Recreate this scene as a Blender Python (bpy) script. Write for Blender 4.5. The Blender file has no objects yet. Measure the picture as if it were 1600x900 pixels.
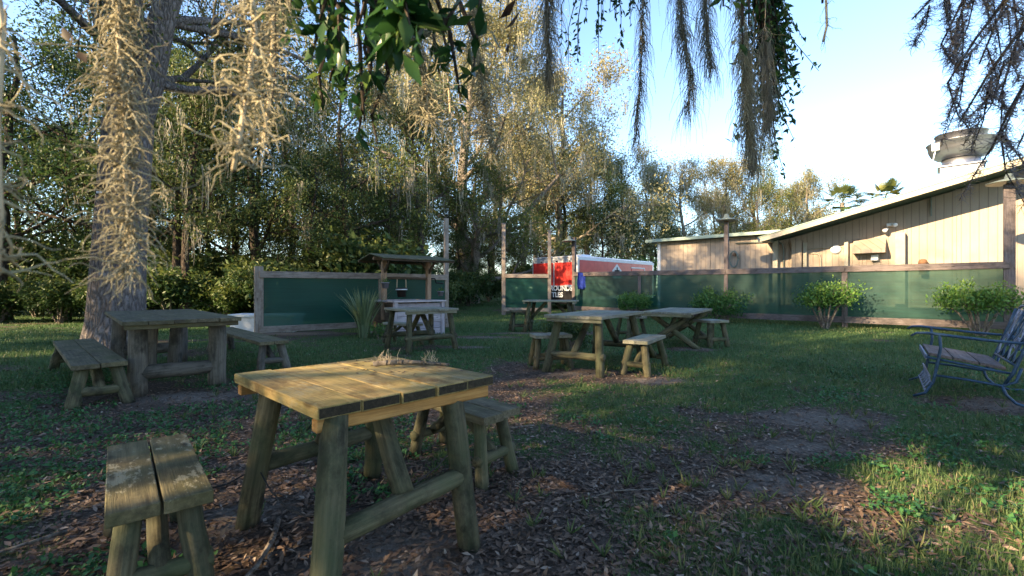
import bpy, math, random
import numpy as np
from mathutils import Vector, Matrix

sc = bpy.context.scene
COL = sc.collection
R = math.radians

# ------------------------------------------------------------------ camera
CAM_H = 1.25
cam_d = bpy.data.cameras.new('camera'); cam = bpy.data.objects.new('camera', cam_d); COL.objects.link(cam)
cam.location = (0, 0, CAM_H); cam.rotation_euler = (R(90), 0, 0)
cam_d.sensor_width = 36; cam_d.lens = 16; cam_d.clip_start = 0.02; cam_d.clip_end = 2000
cam_d.dof.use_dof = True; cam_d.dof.focus_distance = 5.0; cam_d.dof.aperture_fstop = 5.0
sc.camera = cam
# ------------------------------------------------------------------ sky and sun
SUN_AZ = Vector((0.85, 0.53)).normalized()      # horizontal direction the light travels
SUN_EL = R(24)
w = bpy.data.worlds.new('World'); sc.world = w; w.use_nodes = True
nt = w.node_tree; bg = nt.nodes['Background']
sky = nt.nodes.new('ShaderNodeTexSky'); sky.sky_type = 'NISHITA'; sky.sun_disc = False
sky.sun_elevation = SUN_EL; sky.sun_rotation = math.atan2(-SUN_AZ.x, -SUN_AZ.y)
sky.air_density = 1.0; sky.dust_density = 0.2; sky.ozone_density = 2.5
nt.links.new(sky.outputs[0], bg.inputs[0]); bg.inputs[1].default_value = 0.115
sd = bpy.data.lights.new('sun', 'SUN'); so = bpy.data.objects.new('sun', sd); COL.objects.link(so)
sd.energy = 5.0; sd.angle = R(0.6); sd.color = (1.0, 0.76, 0.45)
ldir = Vector((SUN_AZ.x*math.cos(SUN_EL), SUN_AZ.y*math.cos(SUN_EL), -math.sin(SUN_EL)))
so.rotation_euler = ldir.to_track_quat('-Z', 'Y').to_euler(); so.location = (-20, -6, 20)
sc.view_settings.view_transform = 'Standard'; sc.view_settings.look = 'None'
sc.view_settings.exposure = 2.22; sc.view_settings.gamma = 1.0; sc.view_settings.use_curve_mapping = False
sc.cycles.use_denoising = True
sc.cycles.max_bounces = 8; sc.cycles.transparent_max_bounces = 12

rng = np.random.default_rng(7); random.seed(7)

# ------------------------------------------------------------------ materials
def new_mat(name):
    m = bpy.data.materials.new(name); m.use_nodes = True
    n = m.node_tree; b = n.nodes['Principled BSDF']; return m, n, b
def N(n, t, **k):
    x = n.nodes.new(t)
    for a, v in k.items(): setattr(x, a, v)
    return x
def ramp(n, src, stops):
    r = N(n, 'ShaderNodeValToRGB'); e = r.color_ramp.elements
    e[0].position, e[0].color = stops[0][0], (*stops[0][1], 1); e[1].position, e[1].color = stops[-1][0], (*stops[-1][1], 1)
    for p, c in stops[1:-1]:
        q = e.new(p); q.color = (*c, 1)
    n.links.new(src, r.inputs[0]); return r.outputs[0]
def noise(n, vec, scale, detail=4, rough=0.6):
    t = N(n, 'ShaderNodeTexNoise'); t.inputs['Scale'].default_value = scale; t.inputs['Detail'].default_value = detail
    t.inputs['Roughness'].default_value = rough
    if vec is not None: n.links.new(vec, t.inputs['Vector'])
    return t.outputs[0]
def mixc(n, f, a, b, mode='MIX'):
    x = N(n, 'ShaderNodeMix', data_type='RGBA', blend_type=mode)
    for s, v in ((0, f), (6, a), (7, b)):
        if hasattr(v, 'default_value') or hasattr(v, 'is_linked'): n.links.new(v, x.inputs[s])
        elif s == 0: x.inputs[0].default_value = v
        else: x.inputs[s].default_value = (*v, 1)
    return x.outputs[2]
def bump(n, b, h, s=0.4, d=0.01):
    x = N(n, 'ShaderNodeBump'); x.inputs['Strength'].default_value = s; x.inputs['Distance'].default_value = d
    n.links.new(h, x.inputs['Height']); n.links.new(x.outputs[0], b.inputs['Normal'])
def vmul(n, vec, s):
    x = N(n, 'ShaderNodeVectorMath', operation='MULTIPLY'); n.links.new(vec, x.inputs[0]); x.inputs[1].default_value = s; return x.outputs[0]

def wood(name, dark, mid, light, stain=(0.03, 0.028, 0.02), green=None, stain_amt=0.5, rough=0.85, lichen=0.0):
    m, n, b = new_mat(name)
    at = N(n, 'ShaderNodeAttribute', attribute_name='grain'); g = at.outputs['Vector']
    fine = noise(n, vmul(n, g, (2.2, 48, 48)), 1.0, 5, 0.7)
    mid_n = noise(n, vmul(n, g, (1.2, 14, 14)), 1.0, 4, 0.6)
    c = ramp(n, fine, [(0.32, dark), (0.5, mid), (0.70, light)])
    c = mixc(n, ramp(n, mid_n, [(0.35, (0, 0, 0)), (0.7, (0.4, 0.4, 0.4))]), c, mid)
    bl = noise(n, vmul(n, g, (3.5, 6, 6)), 1.0, 6, 0.7)
    f = ramp(n, bl, [(0.46, (0, 0, 0)), (0.62, (min(1, stain_amt*1.25),)*3)])
    c = mixc(n, f, c, stain)
    if green:
        gn = noise(n, vmul(n, g, (2.2, 3, 3)), 1.3, 5, 0.65)
        c = mixc(n, ramp(n, gn, [(0.42, (0, 0, 0)), (0.68, (0.7,)*3)]), c, green)
    if lichen:
        ln = noise(n, vmul(n, g, (16, 34, 34)), 1.0, 4, 0.7); lm = noise(n, vmul(n, g, (4, 5, 5)), 1.0, 2)
        pr = N(n, 'ShaderNodeMath', operation='MULTIPLY'); n.links.new(ln, pr.inputs[0]); n.links.new(lm, pr.inputs[1])
        c = mixc(n, ramp(n, pr.outputs[0], [(0.29, (0, 0, 0)), (0.34, (lichen,)*3)]), c, (0.30, 0.28, 0.19))
    # knots
    vo = N(n, 'ShaderNodeTexVoronoi'); vo.inputs['Scale'].default_value = 1.0
    n.links.new(vmul(n, g, (2.3, 7, 7)), vo.inputs['Vector'])
    c = mixc(n, ramp(n, vo.outputs['Distance'], [(0.05, (0.85,)*3), (0.13, (0, 0, 0))]), c, tuple(x*0.45 for x in dark))
    oi = N(n, 'ShaderNodeObjectInfo')
    c = mixc(n, 1.0, c, ramp(n, oi.outputs['Random'], [(0, (0.78, 0.78, 0.80)), (1, (1.12, 1.10, 1.05))]), 'MULTIPLY')
    n.links.new(c, b.inputs['Base Color']); b.inputs['Roughness'].default_value = rough
    b.inputs['Specular IOR Level'].default_value = 0.25
    bump(n, b, fine, 0.8, 0.006)
    return m
M = {}
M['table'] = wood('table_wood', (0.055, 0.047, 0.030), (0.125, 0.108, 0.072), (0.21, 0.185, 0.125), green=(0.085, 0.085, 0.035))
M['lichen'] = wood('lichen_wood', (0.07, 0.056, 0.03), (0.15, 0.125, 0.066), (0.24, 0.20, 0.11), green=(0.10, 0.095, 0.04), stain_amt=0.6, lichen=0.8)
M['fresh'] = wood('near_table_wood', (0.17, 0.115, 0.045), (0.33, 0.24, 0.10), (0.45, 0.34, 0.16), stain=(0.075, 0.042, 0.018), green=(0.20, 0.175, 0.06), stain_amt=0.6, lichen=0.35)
M['cleat'] = wood('cleat_wood', (0.22, 0.11, 0.035), (0.40, 0.21, 0.07), (0.5, 0.29, 0.11), stain_amt=0.25)
M['endgrain'] = wood('end_grain_wood', (0.012, 0.010, 0.007), (0.035, 0.028, 0.018), (0.08, 0.06, 0.035))
M['log'] = wood('log_wood', (0.04, 0.036, 0.022), (0.095, 0.085, 0.052), (0.16, 0.145, 0.092), stain=(0.014, 0.013, 0.009), green=(0.055, 0.072, 0.034), stain_amt=0.75)
M['darklog'] = wood('dark_log_wood', (0.05, 0.048, 0.042), (0.11, 0.10, 0.085), (0.17, 0.16, 0.13), stain=(0.02, 0.02, 0.016), stain_amt=0.6)
M['far'] = wood('pale_weathered_wood', (0.13, 0.125, 0.105), (0.24, 0.235, 0.195), (0.34, 0.33, 0.28), green=(0.16, 0.17, 0.10), stain_amt=0.35)
M['post'] = wood('fence_wood', (0.15, 0.12, 0.10), (0.28, 0.235, 0.20), (0.38, 0.33, 0.29), stain=(0.09, 0.06, 0.045), stain_amt=0.4)
M['postgrey'] = wood('grey_fence_wood', (0.07, 0.056, 0.055), (0.135, 0.11, 0.108), (0.20, 0.168, 0.165), stain=(0.05, 0.04, 0.035), stain_amt=0.45)
M['wellpost'] = wood('well_wood', (0.16, 0.10, 0.065), (0.30, 0.20, 0.14), (0.40, 0.29, 0.21), stain_amt=0.3)
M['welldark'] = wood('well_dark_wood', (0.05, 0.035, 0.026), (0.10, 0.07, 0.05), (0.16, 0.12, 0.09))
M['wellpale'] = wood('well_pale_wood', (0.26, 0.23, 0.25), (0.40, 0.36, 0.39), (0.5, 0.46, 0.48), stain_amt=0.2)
M['shingle'] = wood('roof_board_wood', (0.05, 0.045, 0.03), (0.11, 0.10, 0.065), (0.18, 0.16, 0.11), green=(0.08, 0.10, 0.035))

def plain(name, col, rough=0.6, metal=0.0, var=0.15, scale=6, spec=0.4, bumpy=0.0):
    m, n, b = new_mat(name)
    tc = N(n, 'ShaderNodeTexCoord')
    f = noise(n, tc.outputs['Object'], scale, 6, 0.65)
    c = ramp(n, f, [(0.25, tuple(x*(1-var) for x in col)), (0.75, tuple(min(1, x*(1+var)) for x in col))])
    n.links.new(c, b.inputs['Base Color']); b.inputs['Roughness'].default_value = rough; b.inputs['Metallic'].default_value = metal
    b.inputs['Specular IOR Level'].default_value = spec
    if bumpy: bump(n, b, noise(n, tc.outputs['Object'], scale*6, 4), bumpy, 0.01)
    return m
M['white'] = plain('white_paint', (0.72, 0.73, 0.74), 0.5)
M['cream'] = plain('cream_trim', (0.36, 0.32, 0.25), 0.6)
M['mint'] = plain('pale_green_trim', (0.26, 0.33, 0.27), 0.5, var=0.12)
M['soffit'] = plain('dark_green_soffit', (0.012, 0.05, 0.045), 0.6)
M['red'] = plain('trailer_red', (0.56, 0.035, 0.028), 0.35, var=0.12, scale=2)
M['pink'] = plain('sunlit_trailer_red', (0.60, 0.11, 0.10), 0.4, var=0.2, scale=2)  # paler red for the trailer side, the light on it put into the colour
M['black'] = plain('black_paint', (0.010, 0.010, 0.012), 0.7, spec=0.15)
M['alu'] = plain('aluminium', (0.62, 0.64, 0.68), 0.35, 0.6, var=0.12)
M['steel'] = plain('stainless', (0.24, 0.24, 0.26), 0.38, 0.85, var=0.1, scale=3)
M['iron'] = plain('navy_iron_paint', (0.022, 0.055, 0.105), 0.45, 0.2, var=0.5, scale=25)
M['ironpale'] = plain('worn_iron_paint', (0.16, 0.19, 0.27), 0.5, 0.2, var=0.5, scale=30)
M['blue'] = plain('blue_cloth', (0.012, 0.03, 0.22), 0.9, var=0.4, scale=12)
M['bucket'] = plain('dark_bucket', (0.03, 0.025, 0.025), 0.6, var=0.4)
M['pot'] = plain('grey_pot', (0.16, 0.16, 0.20), 0.6)
M['rope'] = plain('rope', (0.45, 0.36, 0.24), 0.9)
M['rust'] = plain('rust_metal', (0.20, 0.10, 0.05), 0.8, 0.2)
M['lampgreen'] = plain('lamp_hat', (0.16, 0.19, 0.17), 0.5, 0.4)
M['plastic'] = plain('white_bucket', (0.66, 0.68, 0.70), 0.45)
M['conc'] = plain('grey_block', (0.38, 0.37, 0.36), 0.9, var=0.25)
M['wire'] = plain('black_cable', (0.01, 0.01, 0.01), 0.6)

def siding():
    m, n, b = new_mat('tan_siding')
    at = N(n, 'ShaderNodeAttribute', attribute_name='grain'); g = at.outputs['Vector']
    f = noise(n, g, 0.8, 6, 0.6)
    c = ramp(n, f, [(0.3, (0.30, 0.235, 0.18)), (0.7, (0.37, 0.295, 0.23))])
    gr = noise(n, vmul(n, g, (40, 1.5, 1)), 1.0, 3)
    c = mixc(n, 0.25, c, ramp(n, gr, [(0.3, (0.23, 0.18, 0.14)), (0.7, (0.37, 0.30, 0.24))]))
    wv = N(n, 'ShaderNodeTexWave', wave_type='BANDS', bands_direction='X'); wv.inputs['Scale'].default_value = 1.55
    n.links.new(g, wv.inputs['Vector'])
    gro = ramp(n, wv.outputs['Fac'], [(0.0, (0, 0, 0)), (0.06, (1, 1, 1))])
    c = mixc(n, gro, (0.22, 0.17, 0.13), c)
    n.links.new(c, b.inputs['Base Color']); b.inputs['Roughness'].default_value = 0.75
    bump(n, b, gro, 0.6, 0.008); return m
M['siding'] = siding()

def screen():
    m, n, b = new_mat('green_shade_cloth')
    at = N(n, 'ShaderNodeAttribute', attribute_name='grain'); g = at.outputs['Vector']
    st = noise(n, vmul(n, g, (0.5, 1, 26)), 1.0, 4, 0.7)
    big = noise(n, vmul(n, g, (0.8, 1, 2.0)), 1.0, 3)
    c = ramp(n, st, [(0.3, (0.002, 0.026, 0.023)), (0.7, (0.006, 0.058, 0.046))])
    n.links.new(c, b.inputs['Base Color']); b.inputs['Roughness'].default_value = 0.45
    b.inputs['Specular IOR Level'].default_value = 0.35
    tr = N(n, 'ShaderNodeBsdfTransparent'); tr.inputs[0].default_value = (0.55, 0.85, 0.72, 1)
    tl = N(n, 'ShaderNodeBsdfTranslucent'); tl.inputs[0].default_value = (0.012, 0.12, 0.085, 1)
    a = N(n, 'ShaderNodeMixShader'); a.inputs[0].default_value = 0.35
    n.links.new(b.outputs[0], a.inputs[1]); n.links.new(tl.outputs[0], a.inputs[2])
    ms = N(n, 'ShaderNodeMixShader')
    mr = N(n, 'ShaderNodeMapRange'); n.links.new(big, mr.inputs[0])
    mr.inputs[1].default_value = 0.3; mr.inputs[2].default_value = 0.7; mr.inputs[3].default_value = 0.07; mr.inputs[4].default_value = 0.18
    n.links.new(mr.outputs[0], ms.inputs[0]); n.links.new(a.outputs[0], ms.inputs[1]); n.links.new(tr.outputs[0], ms.inputs[2])
    n.links.new(ms.outputs[0], n.nodes['Material Output'].inputs[0])
    bump(n, b, st, 0.3, 0.005)
    return m
M['screen'] = screen()

def leafmat(name, stops, trans=0.35, rough=0.5, objvar=True):
    m, n, b = new_mat(name)
    at = N(n, 'ShaderNodeAttribute', attribute_name='tint')
    c = ramp(n, at.outputs['Fac'], stops)
    if objvar:
        oi = N(n, 'ShaderNodeObjectInfo')
        c = mixc(n, 1.0, c, ramp(n, oi.outputs['Random'], [(0, (0.8, 0.85, 0.8)), (0.5, (1.0, 1.0, 1.0)), (1, (1.2, 1.08, 0.85))]), 'MULTIPLY')
    n.links.new(c, b.inputs['Base Color']); b.inputs['Roughness'].default_value = rough; b.inputs['Specular IOR Level'].default_value = 0.3
    tl = N(n, 'ShaderNodeBsdfTranslucent'); n.links.new(c, tl.inputs[0])
    ms = N(n, 'ShaderNodeMixShader'); ms.inputs[0].default_value = trans
    n.links.new(b.outputs[0], ms.inputs[1]); n.links.new(tl.outputs[0], ms.inputs[2])
    n.links.new(ms.outputs[0], n.nodes['Material Output'].inputs[0])
    return m
M['oakleaf'] = leafmat('oak_leaf', [(0, (0.040, 0.068, 0.022)), (0.5, (0.085, 0.120, 0.036)), (0.85, (0.15, 0.165, 0.055)), (1, (0.25, 0.20, 0.07))])
M['darkleaf'] = leafmat('dark_leaf', [(0, (0.020, 0.048, 0.017)), (0.6, (0.05, 0.090, 0.028)), (1, (0.13, 0.15, 0.04))])
M['paleleaf'] = leafmat('pale_leaf', [(0, (0.12, 0.125, 0.05)), (0.5, (0.25, 0.235, 0.11)), (1, (0.42, 0.37, 0.20))])
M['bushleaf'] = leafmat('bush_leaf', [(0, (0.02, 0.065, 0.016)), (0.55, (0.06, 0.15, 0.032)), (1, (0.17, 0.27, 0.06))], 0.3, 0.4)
M['nearleaf'] = leafmat('near_leaf', [(0, (0.012, 0.05, 0.016)), (0.7, (0.04, 0.10, 0.025)), (1, (0.13, 0.19, 0.04))], 0.4, 0.35, False)
M['palm'] = leafmat('palm_leaf', [(0, (0.05, 0.09, 0.025)), (1, (0.17, 0.18, 0.06))], 0.3)
M['strap'] = leafmat('strap_leaf', [(0, (0.07, 0.12, 0.055)), (1, (0.26, 0.31, 0.17))], 0.25)
M['grass'] = leafmat('grass_blade', [(0, (0.032, 0.070, 0.022)), (0.45, (0.072, 0.125, 0.042)), (0.8, (0.13, 0.165, 0.065)), (1, (0.26, 0.21, 0.11))], 0.3, 0.6, False)
M['weed'] = leafmat('weed_leaf', [(0, (0.02, 0.08, 0.025)), (1, (0.06, 0.16, 0.045))], 0.25, 0.5, False)
M['litter'] = leafmat('fallen_leaf', [(0, (0.045, 0.028, 0.020)), (0.4, (0.11, 0.07, 0.048)), (0.75, (0.20, 0.135, 0.095)), (1, (0.30, 0.24, 0.19))], 0.05, 0.7, False)
M['dryleaf'] = leafmat('dead_hanging_leaf', [(0, (0.018, 0.010, 0.006)), (1, (0.06, 0.03, 0.018))], 0.15, 0.6, False)
M['moss'] = leafmat('spanish_moss', [(0, (0.22, 0.20, 0.135)), (0.6, (0.40, 0.36, 0.25)), (1, (0.52, 0.47, 0.33))], 0.3, 0.8, False)
M['greymoss'] = leafmat('grey_moss', [(0, (0.24, 0.23, 0.19)), (0.6, (0.38, 0.35, 0.28)), (1, (0.52, 0.47, 0.35))], 0.5, 0.8, False)
M['fuzz'] = leafmat('mossy_twig', [(0, (0.16, 0.15, 0.19)), (0.7, (0.28, 0.26, 0.30)), (1, (0.42, 0.34, 0.20))], 0.25, 0.8, False)

def bark(name, a, bcol, c3):
    m, n, b = new_mat(name)
    tc = N(n, 'ShaderNodeTexCoord'); o = tc.outputs['Object']
    v = N(n, 'ShaderNodeTexVoronoi', feature='DISTANCE_TO_EDGE'); v.inputs['Scale'].default_value = 1
    wob = N(n, 'ShaderNodeVectorMath', operation='ADD')
    nn = N(n, 'ShaderNodeTexNoise'); nn.inputs['Scale'].default_value = 6; n.links.new(o, nn.inputs['Vector'])
    sc_ = vmul(n, nn.outputs['Color'], (0.06, 0.06, 0.06)); n.links.new(o, wob.inputs[0]); n.links.new(sc_, wob.inputs[1])
    n.links.new(vmul(n, wob.outputs[0], (14, 14, 3.5)), v.inputs['Vector'])
    fine = noise(n, vmul(n, o, (40, 40, 12)), 1, 5, 0.7)
    c = ramp(n, v.outputs['Distance'], [(0.0, tuple(x*.6 for x in a)), (0.2, bcol)])
    c = mixc(n, 0.4, c, ramp(n, fine, [(0.3, a), (0.7, c3)]))
    li = noise(n, o, 2.2, 5, 0.7)
    c = mixc(n, ramp(n, li, [(0.56, (0, 0, 0)), (0.66, (0.65,)*3)]), c, c3)
    n.links.new(c, b.inputs['Base Color']); b.inputs['Roughness'].default_value = 0.95; b.inputs['Specular IOR Level'].default_value = 0.1
    bump(n, b, v.outputs['Distance'], 1.0, 0.08); return m
M['bark'] = bark('oak_bark', (0.045, 0.037, 0.034), (0.15, 0.125, 0.12), (0.32, 0.29, 0.28))
M['darkbark'] = bark('dark_bark', (0.022, 0.016, 0.013), (0.065, 0.05, 0.04), (0.12, 0.10, 0.085))
M['palebark'] = bark('pale_bark', (0.07, 0.055, 0.045), (0.2, 0.165, 0.135), (0.38, 0.33, 0.28))

def groundmat():
    m, n, b = new_mat('yard_soil')
    at = N(n, 'ShaderNodeAttribute', attribute_name='tint'); gm = at.outputs['Fac']
    ab = N(n, 'ShaderNodeAttribute', attribute_name='bare'); bare = ab.outputs['Fac']
    tc = N(n, 'ShaderNodeTexCoord'); o = tc.outputs['Object']
    f1 = noise(n, o, 45, 6, 0.75); f2 = noise(n, o, 9, 6, 0.7)
    soil = ramp(n, f1, [(0.3, (0.030, 0.023, 0.018)), (0.5, (0.085, 0.066, 0.052)), (0.72, (0.17, 0.135, 0.11))])
    gr = ramp(n, f1, [(0.3, (0.020, 0.045, 0.014)), (0.5, (0.05, 0.095, 0.028)), (0.72, (0.10, 0.135, 0.05))])
    sand = ramp(n, f1, [(0.3, (0.085, 0.07, 0.058)), (0.7, (0.23, 0.195, 0.165))])
    ad = N(n, 'ShaderNodeMath', operation='ADD'); n.links.new(gm, ad.inputs[0])
    sb = N(n, 'ShaderNodeMath', operation='MULTIPLY_ADD'); n.links.new(f2, sb.inputs[0]); sb.inputs[1].default_value = 1.6; sb.inputs[2].default_value = -0.8
    n.links.new(sb.outputs[0], ad.inputs[1])
    c = mixc(n, ramp(n, ad.outputs[0], [(0.35, (0, 0, 0)), (0.6, (1, 1, 1))]), soil, gr)
    ad2 = N(n, 'ShaderNodeMath', operation='ADD'); n.links.new(bare, ad2.inputs[0]); n.links.new(sb.outputs[0], ad2.inputs[1])
    c = mixc(n, ramp(n, ad2.outputs[0], [(0.45, (0, 0, 0)), (0.85, (0.85,)*3)]), c, sand)
    n.links.new(c, b.inputs['Base Color']); b.inputs['Roughness'].default_value = 0.95; b.inputs['Specular IOR Level'].default_value = 0.1
    bump(n, b, f1, 0.8, 0.02); return m
M['ground'] = groundmat()

# ------------------------------------------------------------------ geometry helpers
class MB:
    def __init__(s): s.v = []; s.f = []; s.g = []
    def add(s, vs, fs, gs=None):
        o = len(s.v); s.v += [tuple(p) for p in vs]; s.f += [tuple(i+o for i in f) for f in fs]
        s.g += [tuple(p) for p in (gs if gs is not None else vs)]
        return s
    def obox(s, c, X, Y, Z, ch=0.0):
        """box: centre and half-axis vectors; grain runs along X"""
        c, X, Y, Z = Vector(c), Vector(X), Vector(Y), Vector(Z)
        off = Vector((random.random()*50, random.random()*50, random.random()*50))
        lx, ly, lz = X.length, Y.length, Z.length
        if ch <= 0:
            vs, gs = [], []
            for sx in (-1, 1):
                for sy in (-1, 1):
                    for sz in (-1, 1):
                        vs.append(c+X*sx+Y*sy+Z*sz); gs.append(off+Vector((sx*lx, sy*ly, sz*lz)))
            return s.add(vs, [(0,1,3,2),(4,6,7,5),(0,4,5,1),(2,3,7,6),(0,2,6,4),(1,5,7,3)], gs)
        ax = [(X, lx), (Y, ly), (Z, lz)]; vs, gs, idx = [], [], {}
        for sg in [(a, b, d) for a in (-1, 1) for b in (-1, 1) for d in (-1, 1)]:
            for k in range(3):
                p = Vector(c); gg = Vector(off)
                for j in range(3):
                    l = ax[j][1]; q = 1.0 if j == k else 1 - min(ch/l, 0.9)
                    p = p + ax[j][0]*(sg[j]*q); gg[j] += sg[j]*l*q
                idx[(sg, k)] = len(vs); vs.append(p); gs.append(gg)
        fs = []
        for k in range(3):
            a, b = [j for j in range(3) if j != k]
            for d in (-1, 1):
                def sg(x, y):
                    t = [0]*3; t[k] = d; t[a] = x; t[b] = y; return tuple(t)
                fs.append([idx[(sg(*q), k)] for q in ((-1,-1),(1,-1),(1,1),(-1,1))])
        for k in range(3):
            a, b = [j for j in range(3) if j != k]
            for x in (-1, 1):
                for y in (-1, 1):
                    def sg(d):
                        t = [0]*3; t[k] = d; t[a] = x; t[b] = y; return tuple(t)
                    fs.append([idx[(sg(-1), a)], idx[(sg(1), a)], idx[(sg(1), b)], idx[(sg(-1), b)]])
        for q in [(a, b, d) for a in (-1, 1) for b in (-1, 1) for d in (-1, 1)]:
            fs.append([idx[(q, 0)], idx[(q, 1)], idx[(q, 2)]])
        return s.add(vs, fs, gs)
    def box(s, x0, x1, y0, y1, z0, z1, ch=0.0):
        return s.obox(((x0+x1)/2, (y0+y1)/2, (z0+z1)/2), ((x1-x0)/2, 0, 0), (0, (y1-y0)/2, 0), (0, 0, (z1-z0)/2), ch)
    def beam(s, p0, p1, w, h, up=(0, 0, 1), ch=0.006):
        p0, p1 = Vector(p0), Vector(p1); d = p1-p0; x = d.normalized()
        y = Vector(up).cross(x)
        if y.length < 1e-4: y = Vector((1, 0, 0)).cross(x)
        y.normalize(); z = x.cross(y)
        return s.obox((p0+p1)/2, d/2, y*(w/2), z*(h/2), ch)
    def tube(s, path, rad, sides=10, cap=True, wob=0.0):
        P = [Vector(p) for p in path]; n = len(P)
        if not hasattr(rad, '__len__'): rad = [rad]*n
        off = Vector((random.random()*50, random.random()*50, random.random()*50))
        vs, gs, fs = [], [], []; L = 0
        t0 = (P[1]-P[0]).normalized(); ref = Vector((0, 0, 1)) if abs(t0.z) < 0.9 else Vector((1, 0, 0))
        u = t0.cross(ref).normalized()
        for i in range(n):
            t = (P[min(i+1, n-1)]-P[max(i-1, 0)]).normalized()
            u = (u - t*u.dot(t)).normalized(); v = t.cross(u)
            if i: L += (P[i]-P[i-1]).length
            for k in range(sides):
                a = 2*math.pi*k/sides; r = rad[i]*(1+wob*(random.random()-.5))
                vs.append(P[i]+u*(r*math.cos(a))+v*(r*math.sin(a)))
                gs.append(off+Vector((L, rad[i]*math.cos(a), rad[i]*math.sin(a))))
        for i in range(n-1):
            for k in range(sides):
                k2 = (k+1) % sides
                fs.append((i*sides+k, i*sides+k2, (i+1)*sides+k2, (i+1)*sides+k))
        if cap:
            fs.append(tuple(range(sides-1, -1, -1))); fs.append(tuple((n-1)*sides+k for k in range(sides)))
        return s.add(vs, fs, gs)
    def log(s, p0, p1, r, sides=12, taper=0.93):
        p0, p1 = Vector(p0), Vector(p1); n = 5
        pts = []
        for i in range(n):
            q = p0.lerp(p1, i/(n-1))
            if 0 < i < n-1: q += Vector((random.uniform(-1,1), random.uniform(-1,1), random.uniform(-1,1)))*r*0.07
            pts.append(q)
        return s.tube(pts, [r*(1+(taper-1)*i/(n-1))*random.uniform(.97, 1.03) for i in range(n)], sides, True, 0.05)
    def lathe(s, c, prof, sides=24, axis=(0, 0, 1)):
        c = Vector(c); vs, fs = [], []
        q = Vector((0, 0, 1)).rotation_difference(Vector(axis))
        for r, z in prof:
            for k in range(sides):
                a = 2*math.pi*k/sides; vs.append(c + q @ Vector((r*math.cos(a), r*math.sin(a), z)))
        for i in range(len(prof)-1):
            for k in range(sides):
                k2 = (k+1) % sides; fs.append((i*sides+k, i*sides+k2, (i+1)*sides+k2, (i+1)*sides+k))
        return s.add(vs, fs)
    def build(s, name, mat, parent=None, smooth=False):
        root = parent
        while root is not None and root.parent is not None: root = root.parent
        o0 = np.array(root.location) if root is not None else np.zeros(3)
        me = bpy.data.meshes.new(name)
        me.from_pydata([tuple(np.array(p)-o0) for p in s.v], [], s.f)
        a = me.attributes.new('grain', 'FLOAT_VECTOR', 'POINT'); a.data.foreach_set('vector', np.array(s.g, dtype=np.float32).ravel())
        if smooth: me.polygons.foreach_set('use_smooth', [True]*len(me.polygons))
        me.materials.append(mat); me.validate(); me.update()
        o = bpy.data.objects.new(name, me); COL.objects.link(o); o.parent = parent
        return o
def np_mesh(name, v, f, mat, parent=None, tint=None, smooth=False, attrs=None):
    v = np.asarray(v, np.float32); f = np.asarray(f, np.int32); k = f.shape[1]
    root = parent
    while root is not None and root.parent is not None: root = root.parent
    if root is not None: v = v - np.array(root.location, np.float32)
    me = bpy.data.meshes.new(name); me.vertices.add(len(v)); me.vertices.foreach_set('co', v.ravel())
    me.loops.add(f.size); me.loops.foreach_set('vertex_index', f.ravel())
    me.polygons.add(len(f)); me.polygons.foreach_set('loop_start', np.arange(0, f.size, k, dtype=np.int32))
    me.polygons.foreach_set('loop_total', np.full(len(f), k, np.int32))
    if smooth: me.polygons.foreach_set('use_smooth', np.ones(len(f), bool))
    if tint is not None:
        a = me.attributes.new('tint', 'FLOAT', 'POINT'); a.data.foreach_set('value', np.asarray(tint, np.float32))
    for nm, arr in (attrs or {}).items():
        a = me.attributes.new(nm, 'FLOAT', 'POINT'); a.data.foreach_set('value', np.asarray(arr, np.float32))
    me.materials.append(mat); me.update(calc_edges=True)
    o = bpy.data.objects.new(name, me); COL.objects.link(o); o.parent = parent
    return o
def tag(o, label=None, cat=None, group=None, kind=None):
    if label: o['label'] = label
    if cat: o['category'] = cat
    if group: o['group'] = group
    if kind: o['kind'] = kind
    return o
def thing(name, loc, label, cat, group=None):
    o = bpy.data.objects.new(name, None); COL.objects.link(o); o.location = loc; o.empty_display_size = 0.2
    return tag(o, label, cat, group)
def copy_tree(o, parent=None):
    c = o.copy(); COL.objects.link(c); c.parent = parent
    for ch in list(o.children): copy_tree(ch, c)
    return c
def unit(a): return a/np.maximum(np.linalg.norm(a, axis=-1, keepdims=True), 1e-9)

def leaves(pos, size, rg, up=0.5, wid=0.42, droop=0.0, dirs=None):
    """diamond leaves with a folded midrib: 4 verts, 2 triangles each"""
    n = len(pos); size = np.broadcast_to(size, (n,))[:, None]
    d = unit(rg.normal(size=(n, 3))) if dirs is None else unit(dirs)
    d[:, 2] -= droop; d = unit(d)
    nn = unit(rg.normal(size=(n, 3))*(1-up) + np.array([0, 0, 1.0])*up)
    s = unit(np.cross(d, nn)); nn = np.cross(s, d)
    b = pos; tip = pos + d*size; m = pos + d*size*0.45
    l = m + s*size*wid*0.5 + nn*size*0.06; r = m - s*size*wid*0.5 + nn*size*0.06
    v = np.stack([b, l, tip, r], 1).reshape(-1, 3)
    i = np.arange(n)[:, None]*4
    f = np.concatenate([i+np.array([[0, 2, 1]]), i+np.array([[0, 3, 2]])], 0)
    return v, f
def vnoise(x, y, s, seed=0):
    """smooth value noise on numpy arrays"""
    r = np.random.default_rng(seed); T = r.random((64, 64))
    x = x*s+1000; y = y*s+1000; xi = np.floor(x).astype(int); yi = np.floor(y).astype(int)
    fx = x-xi; fy = y-yi; fx = fx*fx*(3-2*fx); fy = fy*fy*(3-2*fy)
    g = lambda a, b: T[a % 64, b % 64]
    return (g(xi, yi)*(1-fx)+g(xi+1, yi)*fx)*(1-fy)+(g(xi, yi+1)*(1-fx)+g(xi+1, yi+1)*fx)*fy

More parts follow.
